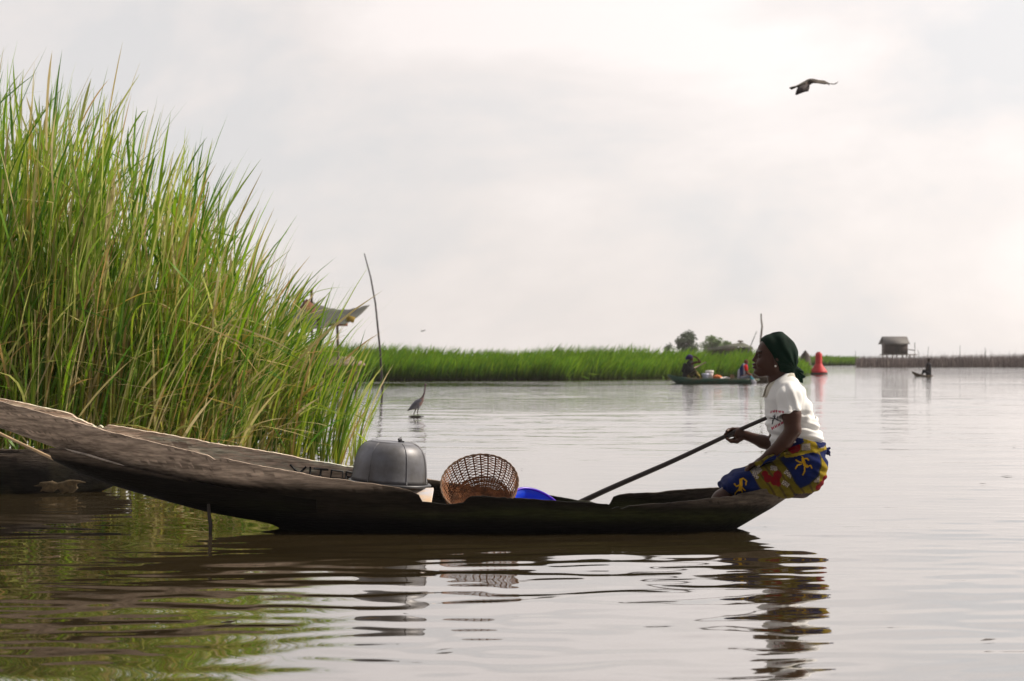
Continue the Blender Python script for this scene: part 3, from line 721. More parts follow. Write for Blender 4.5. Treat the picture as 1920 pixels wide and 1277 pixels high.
# wrap skirt
s = SDF(W_(1340, 945, -.26), W_(1572, 812, .26), .0030)
xs_ = [1351, 1356, 1364, 1374, 1386, 1400, 1414, 1426, 1440, 1455, 1470, 1490, 1510, 1526, 1537, 1543, 1546]
tp = [906, 899, 891, 884.5, 880, 875.5, 869, 864, 860, 857, 852, 846, 842, 842, 846, 856, 868]
bt = [915, 920, 924, 927, 929, 931, 932, 933, 933, 933, 933, 932, 928, 919, 908, 896, 884]
hb = [.11, .150, .168, .176, .180, .182, .184, .186, .188, .190, .192, .196, .196, .185, .160, .125, .06]
s.prof(0, [W_(u, 880)[0] for u in xs_], [W_(0, v)[2] for v in bt], [W_(0, v)[2] for v in tp], [YC] * 17, hb, .004, 3.2)
zz = [818, 824, 832, 842, 855, 872]; fr = [1452, 1450, 1449, 1449, 1450, 1455]; bk_ = [1541, 1544, 1545.5, 1546, 1546.5, 1546]
s.prof(2, [W_(0, v)[2] for v in zz], [W_(u, 0)[0] for u in fr], [W_(u, 0)[0] for u in bk_], [YC] * 6, [.157, .160, .163, .168, .178, .185], .02, 2.3)
s.plane(W_(1500, 820.5), (W_(1500, 820) - W_(1510, 870)) * np.array([-1, 0, 1]))
s.cap(W_(1470, 852, -.175), W_(1541, 838, -.12), .010, .008, .012); s.cap(W_(1541, 838, -.12), W_(1549, 842, .0), .009, .010, .01)
s.cap(W_(1421, 870, -.165), W_(1450, 856, -.185), .016, .012, .014); s.cap(W_(1424, 868, -.13), W_(1440, 858, -.165), .013, .012, .012)
s.cap(W_(1480, 925, -.15), W_(1496, 930, -.12), .018, .010, .015); s.cap(W_(1490, 926, -.10), W_(1509, 922, -.06), .018, .014, .012); s.cap(W_(1492, 928, -.10), W_(1511, 926, -.07), .017, .015, .01); s.cap(W_(1506, 921, -.06), W_(1516, 920, -.04), .016, .009, .01)
# hollow around the shin opening and between the thighs
s.cap(W_(1340, 940), W_(1362, 918), .022, .016, .02, 'sub'); 
def wrap_disp(V):
    x, y, z = V.T; f = fbm(V * 11, 2); X = x - W_(1450, 0)[0]; Z = z - W_(0, 890)[2]
    d = .0026 * np.sin(100 * (Z * .9 + X * .35) + 4 * f) + .002 * np.sin(60 * (X - Z * .6) + 3 * f) + .002 * f
    # folds gathering at the back waist
    w = np.clip((x - W_(1500, 0)[0]) / .06, 0, 1); d += w * .0028 * np.sin(140 * (Z + .6 * X) + 2 * f)
    return d
B1 = [(1456, 857), (1469, 850), (1500, 845), (1515, 845), (1527, 850), (1527.5, 871), (1521, 887.5), (1505, 902.5), (1489, 910), (1480, 900), (1469, 880), (1459, 865)]
B2 = [(1345, 915), (1353, 895), (1375, 880), (1397, 874), (1401, 884), (1411, 903), (1421, 918), (1424, 940), (1360, 940)]
def q3(*p): return [(1330 + a / 8, 830 + b / 8) for a, b in p]
def wrap_col(V):
    P = to_px(V + np.array([0, 0, 0])); P = P + np.stack([1.2 * fbm(V * 22, 2), 1.2 * fbm(V * 22 + 7, 2)], 1)
    u, v = P.T; n = fbm(V * 30, 3)[:, None]
    oli = np.array([.135, .105, .010]); c = oli * (1 + .35 * n)
    brn = np.sin((u * .8 - v * .55) * .42) > .72; c[brn] = np.array([.075, .05, .015])
    yel = (u > 1524) & (v > 856) | ((v < 846) & (u > 1503) & (u < 1522)); c[yel] = np.array([.24, .17, .010])
    # woven chequer patches
    for (cx, cy, rx, ry, an) in [(1411, 878, 6, 8, .9), (1407, 888, 3, 7, -.9), (1441, 874, 6, 4, .2), (1467, 884, 4, 8, -.9), (1462, 902, 7, 4, .6), (1519, 893, 5, 6, 0), (1501, 835, 8, 6, 0), (1531, 833, 7, 5, 0)]:
        a = (u - cx) * math.cos(an) + (v - cy) * math.sin(an); b = -(u - cx) * math.sin(an) + (v - cy) * math.cos(an)
        k_ = (np.abs(a) < rx) & (np.abs(b) < ry); ch = ((np.floor(a / 1.15) + np.floor(b / 1.15)) % 2) == 0
        c[k_ & ch] = (.50, .44, .36); c[k_ & ~ch] = (.05, .035, .05)
    for (cx, cy, r_) in [(1425, 884, 6.5), (1430, 892, 8), (1447, 886, 8.5), (1443, 897, 9.5), (1449, 903, 5), (1537, 893, 7), (1532, 903, 8), (1524, 909, 7), (1483, 836, 9), (1476, 840, 8)]:
        k_ = np.hypot(u - cx, v - cy) < .88 * r_ * (1 + .15 * n[:, 0]); c[k_] = np.array([.17, .005, .010])
        k_ = np.hypot(u - cx - 2, v - cy - 2) < r_ * .45; c[k_] = np.array([.14, .008, .012])
    blue = np.array([.005, .012, .075])
    bl = poly_mask(P, B1) | poly_mask(P, B2) | poly_mask(P, [(1415, 874), (1424, 860), (1446, 846), (1458, 851), (1440, 864), (1430, 867)]) | poly_mask(P, [(1527, 846), (1550, 838), (1548, 878), (1540, 868), (1530, 855)]) | poly_mask(P, [(1521, 815), (1545, 815), (1545, 832), (1526, 838), (1520, 826)]) | poly_mask(P, [(1440, 815), (1495, 815), (1497, 826), (1470, 838), (1440, 840)])
    edge = poly_mask(P + np.array([1.3, .5]), B1) ^ poly_mask(P - np.array([1.3, .5]), B1)
    c[edge] = np.array([.03, .03, .02]); c[bl & ~edge] = blue
    c = np.where((bl & ~edge)[:, None], blue * (1 + .3 * n), c)
    e1 = []; e2 = []
    for p in (((1290, 262), (1245, 250), (1215, 222)), ((1335, 205), (1372, 203), (1386, 226)), ((1285, 285), (1228, 300), (1196, 350)), ((1330, 330), (1330, 385), (1306, 438)), ((1370, 315), (1418, 305), (1436, 348)), ((1310, 190), (1300, 178))): e1 += ln(*q3(*p))
    for p in (((395, 515), (438, 498), (484, 535), (478, 590)), ((395, 595), (345, 618), (312, 584)), ((370, 672), (328, 715), (338, 765)), ((405, 655), (432, 705)), ((425, 640), (470, 680))): e2 += ln(*q3(*p))
    near = V[:, 1] < YC - .05
    fat = ln(*q3((1312, 215), (1318, 255), (1340, 305), (1368, 318))) + ln(*q3((408, 530), (408, 590), (395, 650), (388, 668)))
    c[seg_mask(P, e1 + e2 + fat, 2.0) & near & bl] = np.array([.03, .022, .02])
    c[(seg_mask(P, e1 + e2, 1.05) | seg_mask(P, fat, 2.7)) & near] = np.array([.55, .31, .015])
    band = seg_mask(P, [((1466, 853), (1500, 844.5)), ((1500, 844.5), (1545, 838))], 2.6); c[band] = np.array([.33, .24, .02])
    hem = (v > 921) & (u > 1478); c[hem] = np.array([.02, .025, .04]); c[hem & (np.sin(u * 1.1 + v) > .93)] = np.array([.35, .16, .05])
    return c
s.build('wrap_skirt', M['wrapc'], woman, wrap_col, wrap_disp)
s = SDF(W_(1535, 870, -.08), W_(1572, 828, .08), .003)
s.chain([W_(1543, 840, -.04), W_(1549, 843, -.04), W_(1555, 841, -.035)], [.012, .010, .007], .008)
s.chain([W_(1548, 844, -.035), W_(1554, 849, -.04), W_(1556, 854, -.045)], [.011, .008, .004], .006); s.chain([W_(1548, 846, -.02), W_(1551, 853, -.02)], [.009, .004], .005)
s.build('wrap_knot', M['wrapc'], woman, lambda V: np.tile([.010, .015, .08], (len(V), 1)), lambda V: .0015 * np.sin(300 * V[:, 2] + 200 * V[:, 0]))
# headscarf
s = SDF(W_(1415, 735, -.14), W_(1525, 615, .14), .0028)
zz = [623, 626, 630.5, 637, 645, 653, 661, 670, 678, 686, 693, 699]
fr = [1450, 1442, 1434, 1426, 1420, 1417, 1416, 1416, 1416, 1420, 1440, 1452]
bk_ = [1464, 1472, 1479, 1485, 1490, 1493.5, 1496, 1497.5, 1497.5, 1493, 1487, 1480]
s.prof(2, [W_(0, v)[2] for v in zz], [W_(u, v)[0] for u, v in zip(fr, zz)], [W_(u, v)[0] for u, v in zip(bk_, zz)], [YC] * 12, [.022, .040, .056, .070, .078, .082, .083, .082, .079, .072, .062, .045], .004, 2.2)
s.plane(W_(1429, 640), (-57, 0, -32), .004)
s.chain([W_(1466, 684), W_(1480, 696), W_(1492, 704)], [.034, .034, .026], .012)
s.chain([W_(1488, 692), W_(1499, 699), W_(1505, 706)], [.024, .020, .014], .008); s.chain([W_(1492, 703), W_(1500, 712), W_(1503, 717)], [.020, .014, .007], .006)
def scarf_disp(V):
    o = W_(1490, 694); dx = V[:, 0] - o[0]; dz = V[:, 2] - o[2]; a = np.arctan2(dz, -dx); f = fbm(V * 14, 2); r_ = np.hypot(dx, dz)
    return .0030 * np.sin(a * 16 + 2.5 * f + np.abs(V[:, 1] - YC) * 30) * np.clip(r_ / .05, .2, 1) + .002 * f
s.build('headscarf', M['scarf'], woman, None, scarf_disp)

# ------------------------------------------------------------------ reeds
GREENS = np.array([(.21, .35, .016), (.12, .25, .013), (.33, .44, .035), (.24, .35, .045), (.50, .53, .15), (.07, .175, .014)])
DRY = np.array([(.52, .42, .20), (.50, .33, .12), (.62, .52, .28), (.50, .38, .08), (.58, .50, .22)])
def blades(base, dirv, length, width, bend, col, basecol, nseg=8, face=None, kink=.09):
    """base Nx3, dirv Nx3 unit, bend Nx3 (displacement at tip growing as t^2.4); returns V,Q,colors"""
    n = len(base); t = np.linspace(0, 1, nseg + 1)
    P = base[:, None] + dirv[:, None] * (length[:, None] * t)[:, :, None] + bend[:, None] * (t ** 2.4)[None, :, None]
    kk = np.nonzero(rng.random(n) < kink)[0]
    if len(kk):
        j0 = rng.integers(int(nseg * .45), nseg, len(kk)); sg = rng.choice([-1, 1, 1, 1], len(kk)); fx = rng.uniform(.3, .9, len(kk)); fz = rng.uniform(-.9, .2, len(kk))
        for q, j, g_, a_, b_ in zip(kk, j0, sg, fx, fz):
            for i in range(j + 1, nseg + 1): P[q, i] = P[q, j] + (t[i] - t[j]) * length[q] * np.array([g_ * a_, 0, b_])
    T = np.gradient(P, axis=1); T /= np.linalg.norm(T, axis=2)[:, :, None] + 1e-9
    fa = rng.uniform(0, math.pi, n) if face is None else face
    s0 = np.stack([np.cos(fa), np.sin(fa), np.zeros(n)], 1)[:, None] + 0 * T
    tw = rng.normal(0, .8, n)[:, None] * t; s0 = np.stack([s0[:, :, 0] * np.cos(tw) - s0[:, :, 1] * np.sin(tw), s0[:, :, 0] * np.sin(tw) + s0[:, :, 1] * np.cos(tw), s0[:, :, 2]], 2)
    s0 = s0 - (s0 * T).sum(2)[:, :, None] * T; s0 /= np.linalg.norm(s0, axis=2)[:, :, None] + 1e-9
    wd = width[:, None] * np.minimum(1, (1.02 - t) * 3.6) ** .85 * (.75 + .25 * np.minimum(1, t * 5)); wd[:, -1] = .0006
    Lp = P - s0 * wd[:, :, None] / 2; Rp = P + s0 * wd[:, :, None] / 2
    V = np.stack([Lp, Rp], 2).reshape(-1, 3); m_ = nseg + 1
    b = (np.arange(n) * m_ * 2)[:, None]; k = np.arange(nseg)[None] * 2
    Q = np.stack([b + k, b + k + 1, b + k + 3, b + k + 2], 2).reshape(-1, 4)
    w = np.clip(1 - t * (4.5 if nseg > 4 else 1.6), 0, 1)[None, :, None]; cc = col[:, None] * (1 - w) + basecol[:, None] * w
    cc = np.repeat(cc, 2, axis=1).reshape(-1, 3)
    return V, Q, cc
SIL = np.array([(-300, 60), (-60, 85), (0, 90), (60, 150), (110, 105), (150, 165), (195, 105), (215, 185), (290, 215), (330, 265), (410, 262), (430, 330), (490, 395), (540, 428), (590, 485), (640, 545), (690, 625), (720, 700), (760, 760)], float)
def shoots(n, upx, Yb, leafs, hmul, spread=1.0, dryf=.13, len0=1.0):
    """n shoots at base pixel columns upx and depth Yb"""
    Bs, Ds, Ls, Ws, Bn, Cs, Bc = [], [], [], [], [], [], []
    for i in range(n):
        u = upx[i]; Y = Yb[i]; x = (u - 960) / F * Y
        lean = np.interp(u, [-200, 200, 400, 560, 640], [.10, .28, .52, .85, .8]) * spread
        tipu = u + lean * F / Y * .8
        ys = np.interp(tipu, SIL[:, 0], SIL[:, 1]); H = (CAMH + (668 - ys) / F * Y) * hmul[i]; H = max(H, .35)
        base = np.array([x, Y, -.03]); lx = lean * (.55 + .6 * rng.random()) + rng.normal(0, .10); ly = rng.normal(0, .13)
        dry = rng.random() < dryf
        for j in range(leafs):
            lowf = rng.random() ** 1.05 * .72
            b = base + np.array([lx * lowf ** 1.6 * H / 2.6, ly * lowf * .6, H * lowf]) + rng.normal(0, .012, 3) * (1, 1, 0)
            ln_ = max(.25, (H - b[2]) * (.38 + .45 * rng.random()) * len0)
            if j == 0: ln_ = (H - b[2]) * 1.02
            ln_ = min(ln_, 1.6 if j < 2 else 1.05)
            if b[2] + ln_ < H * .92 and j < 2: b = base + np.array([lx * .35, ly * .5, H - ln_])
            az = rng.uniform(0, 6.283); tl = abs(rng.normal(0, .20 if j < 3 else .30)) + .02
            d = np.array([math.cos(az) * tl + lx / H * .38, math.sin(az) * tl + ly / H, 1.0]); d /= np.linalg.norm(d)
            dr = ln_ * (.05 + .22 * rng.random() ** 2); bd = np.array([d[0] * 1.2 * dr + .03 * ln_ + .05 * rng.normal() + lx * .40 * ln_ / H, d[1] * 1.2 * dr, -dr * (.1 + 1.2 * rng.random() ** 2)])
            if rng.random() < .06: bd = np.array([.35 * ln_ * rng.choice([1, 1, -1]), 0, -.55 * ln_])
            Bs.append(b); Ds.append(d); Ls.append(ln_); Ws.append(rng.choice([rng.uniform(.006, .012), rng.uniform(.010, .018), rng.uniform(.015, .025)])); Bn.append(bd)
            if dry or rng.random() < .06 or (b[2] < .5 and rng.random() < .12): c = DRY[rng.integers(5)] * rng.uniform(.7, 1.1)
            else: c = GREENS[rng.integers(6)] * rng.uniform(.8, 1.2)
            Cs.append(c); Bc.append(np.array([.48, .48, .09]) if rng.random() < .6 else c)
    return [np.array(q) for q in (Bs, Ds, Ls, Ws, Bn, Cs, Bc)]
N1 = 1250
u = rng.uniform(-330, 548, N1); u = np.where((u > 440) & (rng.random(N1) < (u - 440) / 190), rng.uniform(-300, 420, N1), u)
f0 = np.interp(u, [-330, 0, 200, 400, 520, 600], [12.6, 12.6, 12.9, 13.4, 14.0, 14.6]); Yb = f0 + rng.random(N1) ** 1.4 * np.interp(u, [-300, 300, 600], [3.6, 3.0, 1.6])
hm = np.where(rng.random(N1) < .30, rng.uniform(.86, 1.08, N1), rng.uniform(.42, .90, N1))
A = shoots(N1, u, Yb, 8, hm)
V, Q, cc = blades(*A, nseg=7)
# bare straw stalks among the leaves
ns_ = 420; su = rng.uniform(-320, 540, ns_); sY = np.interp(su, [-330, 0, 200, 400, 520, 600], [12.6, 12.6, 12.9, 13.4, 14.0, 14.6]) + rng.random(ns_) * 2
sx_ = (su - 960) / F * sY; tipx = su + 60; shh = (CAMH + (668 - np.interp(tipx, SIL[:, 0], SIL[:, 1])) / F * sY) * rng.uniform(.35, .95, ns_)
sd_ = np.stack([rng.normal(.10, .10, ns_), rng.normal(0, .08, ns_), np.ones(ns_)], 1); sd_ /= np.linalg.norm(sd_, axis=1)[:, None]
sc_ = np.array([(.62, .50, .26), (.40, .24, .10), (.55, .50, .22), (.34, .40, .10)])[rng.integers(4, size=ns_)]
V3, Q3, cc3 = blades(np.stack([sx_, sY, 0 * su - .03], 1), sd_, shh, rng.uniform(.007, .012, ns_), np.stack([shh * .08, 0 * shh, 0 * shh], 1), sc_, sc_, nseg=7, face=np.zeros(ns_), kink=.2)
# broken and bent dry leaves low in the bed
n2 = 500; bu = rng.uniform(-300, 560, n2); bY = np.interp(bu, [-330, 0, 200, 400, 520, 600], [12.6, 12.6, 12.9, 13.4, 14.0, 14.6]) - .03 + .3 * rng.random(n2)
bz = rng.uniform(.1, 1.3, n2); bs = np.stack([(bu - 960) / F * bY, bY, bz], 1); az = rng.uniform(-.9, .9, n2) + (rng.random(n2) < .4) * math.pi
dv = np.stack([np.cos(az) * .6, np.sin(az) * .25, rng.uniform(-.1, 1, n2)], 1); dv /= np.linalg.norm(dv, axis=1)[:, None]
ll = rng.uniform(.25, .7, n2); c0 = DRY[rng.integers(5, size=n2)]; g_ = rng.random(n2) < .4; c0[g_] = GREENS[rng.integers(6, size=g_.sum())]
V2, Q2, cc2 = blades(bs, dv, ll, rng.uniform(.007, .013, n2), np.stack([dv[:, 0] * .2, 0 * ll, -.35 * ll], 1), c0, c0, nseg=7)
tag(mesh_np('reed_bed', np.concatenate([V, V2, V3]), np.concatenate([Q, Q2 + len(V), Q3 + len(V) + len(V2)]), M['reed'], None, np.concatenate([cc, cc2, cc3])), kind='stuff', label="dense tall green reeds with dry stalks behind the canoe bow", cat=None)
gm = MB(); gx = np.linspace(-7.5, -1.6, 40); gy = np.linspace(0, 1, 12); Vg = []
for a in gx:
    uu = 960 + a / 13.5 * F; y0 = np.interp(uu, [-330, 0, 200, 400, 520, 600], [12.7, 12.7, 13.0, 13.5, 14.2, 14.9])
    for b in gy: Vg.append((a, y0 + b * 4.2, -.04 + .09 * math.sin(b * math.pi) ** .5 * np.clip((-1.6 - a) / .8, 0, 1) + .01 * rng.normal()))
gm.add(Vg, [(i * 12 + j, (i + 1) * 12 + j, (i + 1) * 12 + j + 1, i * 12 + j + 1) for i in range(39) for j in range(11)]); tag(gm.build('mud_bank', M['mud']), kind='structure')
# separate tufts at the right hand edge of the bed
TUFTS = [(548, 14.05, 20, "leafy reed tuft at the edge of the bed, the one nearest the shelter's left post", 470), (580, 14.3, 18, "yellow based reed tuft standing in water just right of the main bed", 520), (606, 14.2, 13, "slender reed tuft in the water between two thicker ones", 580), (630, 14.25, 24, "thick bright reed tuft in the water just left of the upturned basin", 600), (668, 14.8, 12, "low open reed tuft in the water right behind the upturned basin", 655)]
for (tu, tY, nb, lab, ytop) in TUFTS:
    H = CAMH + (668 - ytop) / F * tY; n = nb * 2; az = rng.uniform(0, 6.283, n); r_ = np.abs(rng.normal(0, .035, n))
    cx = (tu - 960) / F * tY; base = np.stack([cx + r_ * np.cos(az), tY + r_ * np.sin(az), np.full(n, -.04)], 1)
    d = np.stack([np.cos(az) * .11 + .09 + .08 * rng.normal(size=n), np.sin(az) * .15, np.ones(n)], 1); d /= np.linalg.norm(d, axis=1)[:, None]
    le = H * rng.uniform(.45, 1.0, n); bd = np.stack([le * (.08 + .25 * rng.random(n) ** 2), .05 * rng.normal(size=n), -le * .22 * rng.random(n) ** 2], 1)
    c = GREENS[rng.integers(6, size=n)] * 1.05; dr = rng.random(n) < .12; c[dr] = DRY[rng.integers(5, size=dr.sum())]
    bc = np.where((rng.random(n) < .7)[:, None], np.array([.55, .48, .06]), c)
    V, Q, cc = blades(base, d, le, rng.uniform(.009, .017, n), bd, c, bc, nseg=9)
    tag(mesh_np('reed_tuft', V, Q, M['reed'], None, cc), lab, 'reeds', 'reed tufts standing in open water beside the bed')
# arching leaves hanging over the open water at the edge are part of the bed's nearest tuft

# ------------------------------------------------------------------ far bank
def bank(name, label, fu, fY, top, depth, n, wblade, cols, seed, dens_back=.5, rootc=(.035, .035, .015)):
    r2 = np.random.default_rng(seed); us = r2.uniform(fu[0], fu[-1], n); Y0 = np.interp(us, fu, fY); q = r2.random(n) ** 1.6; Y = Y0 + q * depth
    yt = np.interp(us, [t[0] for t in top], [t[1] for t in top]); Hf = CAMH + (668 - yt) / F * (Y0 + depth * .7) * 1.10
    lump = 1 + .13 * fbm(np.stack([us * .022, Y * .3, 0 * us], 1), 2) + .10 * fbm(np.stack([us * .12, Y * .9, 0 * us + 9], 1), 2)
    H = Hf * (.62 + .38 * np.minimum(1, q * 1.6 + .05)) * r2.uniform(.62, 1.03, n) * lump; H = np.maximum(H, .12)
    x = (us - 960) / F * Y; base = np.stack([x, Y, np.full(n, -.02)], 1)
    d = np.stack([r2.normal(.10, .16, n), r2.normal(0, .16, n), np.ones(n)], 1); d /= np.linalg.norm(d, axis=1)[:, None]
    bd = np.stack([H * r2.normal(.18, .12, n), 0 * H, -H * .10 * r2.random(n)], 1)
    c = cols[r2.integers(len(cols), size=n)] * (r2.uniform(.7, 1.25, n) * (1 + .35 * fbm(np.stack([us * .02, Y * .2, 0 * us + 3], 1), 2)))[:, None]
    rc = np.tile(rootc, (n, 1))
    V, Q, cc = blades(base, d, H, r2.uniform(.7, 1.3, n) * wblade, bd, c, rc, nseg=4)
    o = tag(mesh_np(name, V, Q, M['bank'], None, cc), label, kind='stuff')
    g = MB(); Vg = []; ug = np.linspace(fu[0] - 5, fu[-1] + 3, 60)
    for uu in ug:
        y0 = np.interp(uu, fu, fY) + .1; yt_ = np.interp(uu, [t[0] for t in top], [t[1] for t in top]); hh = max(.05, (CAMH + (668 - yt_) / F * y0) * .55)
        for b, hz in ((0, -.05), (.02, .06), (.2, hh * .5), (.45, hh), (1.2, hh * .8), (1.6, -.1)): Yg = y0 + b * depth; Vg.append(((uu - 960) / F * Yg, Yg, hz))
    g.add(Vg, [(i * 6 + j, (i + 1) * 6 + j, (i + 1) * 6 + j + 1, i * 6 + j + 1) for i in range(59) for j in range(5)])
    return o, g
BG = np.array([(.15, .29, .015), (.10, .21, .015), (.21, .35, .02), (.12, .27, .015), (.18, .30, .012)])
top1 = [(-400, 640), (600, 640), (640, 637), (700, 640), (760, 643), (800, 646), (870, 648), (950, 649), (1000, 646), (1060, 643), (1110, 641), (1160, 643), (1200, 648), (1240, 652), (1270, 648), (1305, 648), (1330, 656), (1360, 651), (1400, 649), (1440, 654), (1470, 661), (1495, 667), (1512, 676), (1524, 690)]
o, g = bank('far_reeds', "bright green reed bank across the water behind the canoe", [-400, 600, 1060, 1250, 1440, 1500, 1524], [64, 64, 64.5, 70, 74, 78, 86], top1, 14, 52000, .035, BG, 5)
tag(g.build('bank_ground', mat('bank_soil', (.05, .075, .015), rough=1, var=.4, vscale=1)), kind='structure')
o, g = bank('distant_reeds', "thin strip of green reeds far off, right of the red buoy", [1500, 1606], [165, 165], [(1500, 663), (1560, 665), (1606, 666)], 14, 5000, .07, BG * .9, 6)
g.build('distant_ground', bpy.data.materials['bank_soil'])['kind'] = 'structure'

# brush fence of dry sticks in the water
r2 = np.random.default_rng(11); n = 13000
us = r2.uniform(1606, 2100, n); Yq = 140 + r2.random(n) * 9; x = (us - 960) / F * Yq; Hs = np.interp(us, [1606, 1700, 1800, 2100], [1.02, 1.0, 1.12, 1.35]) * r2.uniform(.78, 1.08, n) + (r2.random(n) < .05) * r2.uniform(0, .5, n)
base = np.stack([x, Yq, np.full(n, -.1)], 1); d = np.stack([r2.normal(0, .10, n), r2.normal(0, .1, n), np.ones(n)], 1)
pc = np.array([(.20, .155, .15), (.13, .10, .10), (.27, .22, .20), (.10, .075, .08)]); c = pc[r2.integers(4, size=n)]
V, Q, cc = blades(base, d, Hs, r2.uniform(.012, .032, n), d * 0, c, c * .7, nseg=2)
tag(mesh_np('brush_barrier', V, Q, M['stick'], None, cc), "long barrier of grey dry brushwood stakes in the far water", kind='stuff')
for (uu, yb, yt, dx, lab) in [(1738, 690, 650, 3, "thin dry stake rising above the brush barrier right behind the far canoe"), (1725, 690, 656, -4, "slanting dry stake above the brush barrier, left of the far canoeist"), (1604, 692, 658, 0, "lone stake at the left end of the brush barrier"), (1800, 690, 648, 0, "tall thin stake above the middle of the brush barrier"), (1846, 690, 652, 1, "forked stake above the right part of the brush barrier")]:
    mb = MB(); Yp = 141.0; mb.tube([px(uu, yb, Yp) - (0, 0, .2), px(uu + dx * .4, (yb + yt) / 2, Yp), px(uu + dx, yt, Yp)], [.03, .025, .015], 6)
    if 'forked' in lab: mb.tube([px(uu, 668, Yp), px(uu + 4, 655, Yp)], [.02, .01], 6)
    tag(mb.build('stake', M['plank']), lab, 'stake', 'stakes in the far water')

# hut on stilts
hx = px(1678, 668, 150); hut = empty('stilt_hut', (hx[0], 150, 0), "small dark plank hut with tin roof on stilts behind the brush barrier", 'hut')
s_ = 150 / F; zf_ = CAMH + 4 * s_; zw = CAMH + 25 * s_; zr = CAMH + 36 * s_; X0 = (1657 - 960) * s_; X1 = (1698 - 960) * s_
mb = MB(); mb.box(((X0 + X1) / 2, 150, (zf_ + zw) / 2), (X1 - X0, 1.7, zw - zf_)); mb.build('wall', M['plank'], hut, False)
mb = MB()
for sd in (-1, 1):
    xa, xb = X0 - .15, X1 + .12; Vr = [(xa, 150, zr), (xb, 150, zr), (xb, 150 + sd * 1.15, zw - .12), (xa - .08, 150 + sd * 1.15, zw - .12)]; Vr += [(a, b, c_ + .05) for a, b, c_ in Vr]
    mb.add(Vr, [(0, 1, 2, 3), (7, 6, 5, 4), (0, 4, 5, 1), (1, 5, 6, 2), (2, 6, 7, 3), (3, 7, 4, 0)])
mb.build('roof', M['tin'], hut, False)
mb = MB(); mb.add([(X0, 149.15, zw), (X0, 150.85, zw), (X0, 150, zr - .03), (X0 + .04, 149.15, zw), (X0 + .04, 150.85, zw), (X0 + .04, 150, zr - .03)], [(0, 1, 2), (5, 4, 3), (0, 3, 4, 1), (1, 4, 5, 2), (2, 5, 3, 0)]); mb.build('gable', M['plank'], hut, False)
mb = MB(); mb.box((X0 + 1.05, 149.13, zf_ + .42), (.42, .04, .8)); mb.build('door', M['dark'], hut, False)
mb = MB(); mb.box(((X0 + X1) / 2 + .3, 149.9, zf_ - .05), (X1 - X0 + .9, 2.0, .09)); mb.build('platform', M['wood'], hut, False)
for xx in (X0 + .1, (X0 + X1) / 2, X1 - .1, X1 + .55):
    for yy in (149.2, 150.8):
        mb = MB(); mb.tube([(xx, yy, -.2), (xx, yy, zf_)], .05, 8); mb.build('stilt', M['wood'], hut)
mb = MB(); mb.tube([(X1 + .62, 149.2, zf_), (X1 + .62, 149.2, zf_ + 1.0)], .03, 6); mb.tube([(X1, 149.2, zf_ + .42), (X1 + .62, 149.2, zf_ + .32)], .04, 6); mb.build('railing', M['wood'], hut)

# red buoy
bY = 84.5; bp_ = px(1535, 702, bY); buoy = empty('buoy', (bp_[0], bY, 0), "red conical channel buoy with a cylinder top floating beyond the canoe", 'buoy')
Mz = frame((bp_[0], bY, 0), (0, 0, 1))
mb = MB(); mb.rings(lathe_rings([(.40, .09), (.44, .11), (.42, .15), (.18, .50), (.165, .55), (.165, 1.0), (.15, 1.05), (.02, 1.07)], Mz, 32)); mb.build('body', M['red'], buoy)
mb = MB(); mb.rings(lathe_rings([(.34, -.2), (.42, -.05), (.44, .05), (.40, .10)], Mz, 32)); mb.build('float', M['dark'], buoy)
mb = MB(); mb.rings(lathe_rings([(.10, 1.06), (.10, 1.11), (.02, 1.12)], Mz, 16)); mb.build('cap', M['red'], buoy)

# ------------------------------------------------------------------ far boats
def far_hull(mb, u0, u1, Y, sheer, zk=-.08, b=.38, t=.04, tips=(.5, .5)):
    x0, x1 = (u0 - 960) / F * Y, (u1 - 960) / F * Y; L_ = x1 - x0; rg = []
    for q in np.linspace(0, 1, 40):
        x = x0 + L_ * q; w = b * min(1, (q * L_ / tips[0]) ** .6 + .06, ((1 - q) * L_ / tips[1]) ** .6 + .06); zt = np.interp(q, *sheer); k_ = zk + (zt - zk - .06) * max(0, 1 - min(q, 1 - q) * L_ / .45) ** 1.2
        a = np.linspace(0, math.pi, 11); cy = np.sign(np.cos(a)) * np.abs(np.cos(a)) ** .6
        rg.append(np.array([(x, Y - w * c_, zt - (zt - k_) * math.sin(q_) ** .9) for c_, q_ in zip(cy, a)] + [(x, Y + max(w - t, .005) * c_, zt - .002 - (zt - min(k_ + t, zt - .01)) * math.sin(q_) ** .9) for c_, q_ in zip(cy, a)]))
    mb.rings(rg)
GY = 57.0
gb = empty('green_canoe', (px(1335, 700, GY)[0], GY, 0), "green painted canoe carrying two people and cargo beside the reed bank", 'canoe')
mb = MB(); far_hull(mb, 1252, 1424, GY, ([0, .08, .3, 1], [.30, .24, .17, .15])); mb.build('hull', M['green_boat'], gb)
mb = MB(); mb.tube([px(1249, 715, GY), px(1258, 709, GY)], .02, 6); mb.build('rudder_pole', M['wood'], gb)
for uu in (1300, 1345, 1388):
    p = px(uu, 709, GY); mb = MB(); mb.box((p[0], GY, .13), (.12, .68, .03)); mb.build('thwart', M['wood'], gb, False)
gb2 = empty('brown_canoe', (px(1450, 700, 60)[0], 60, 0), "brown wooden canoe moored behind the green one, mostly hidden by the woman's face", 'canoe')
mb = MB(); far_hull(mb, 1404, 1478, 60, ([0, .4, 1], [.26, .20, .24])); mb.build('hull', M['brown_boat'], gb2)
mb = MB(); mb.box((px(1424, 700, 60)[0], 60, .27), (.5, .62, .03)); mb.build('cover_board', M['tin'], gb2, False)
def gp(u, v, dy=0): return px(u, v, GY + dy)
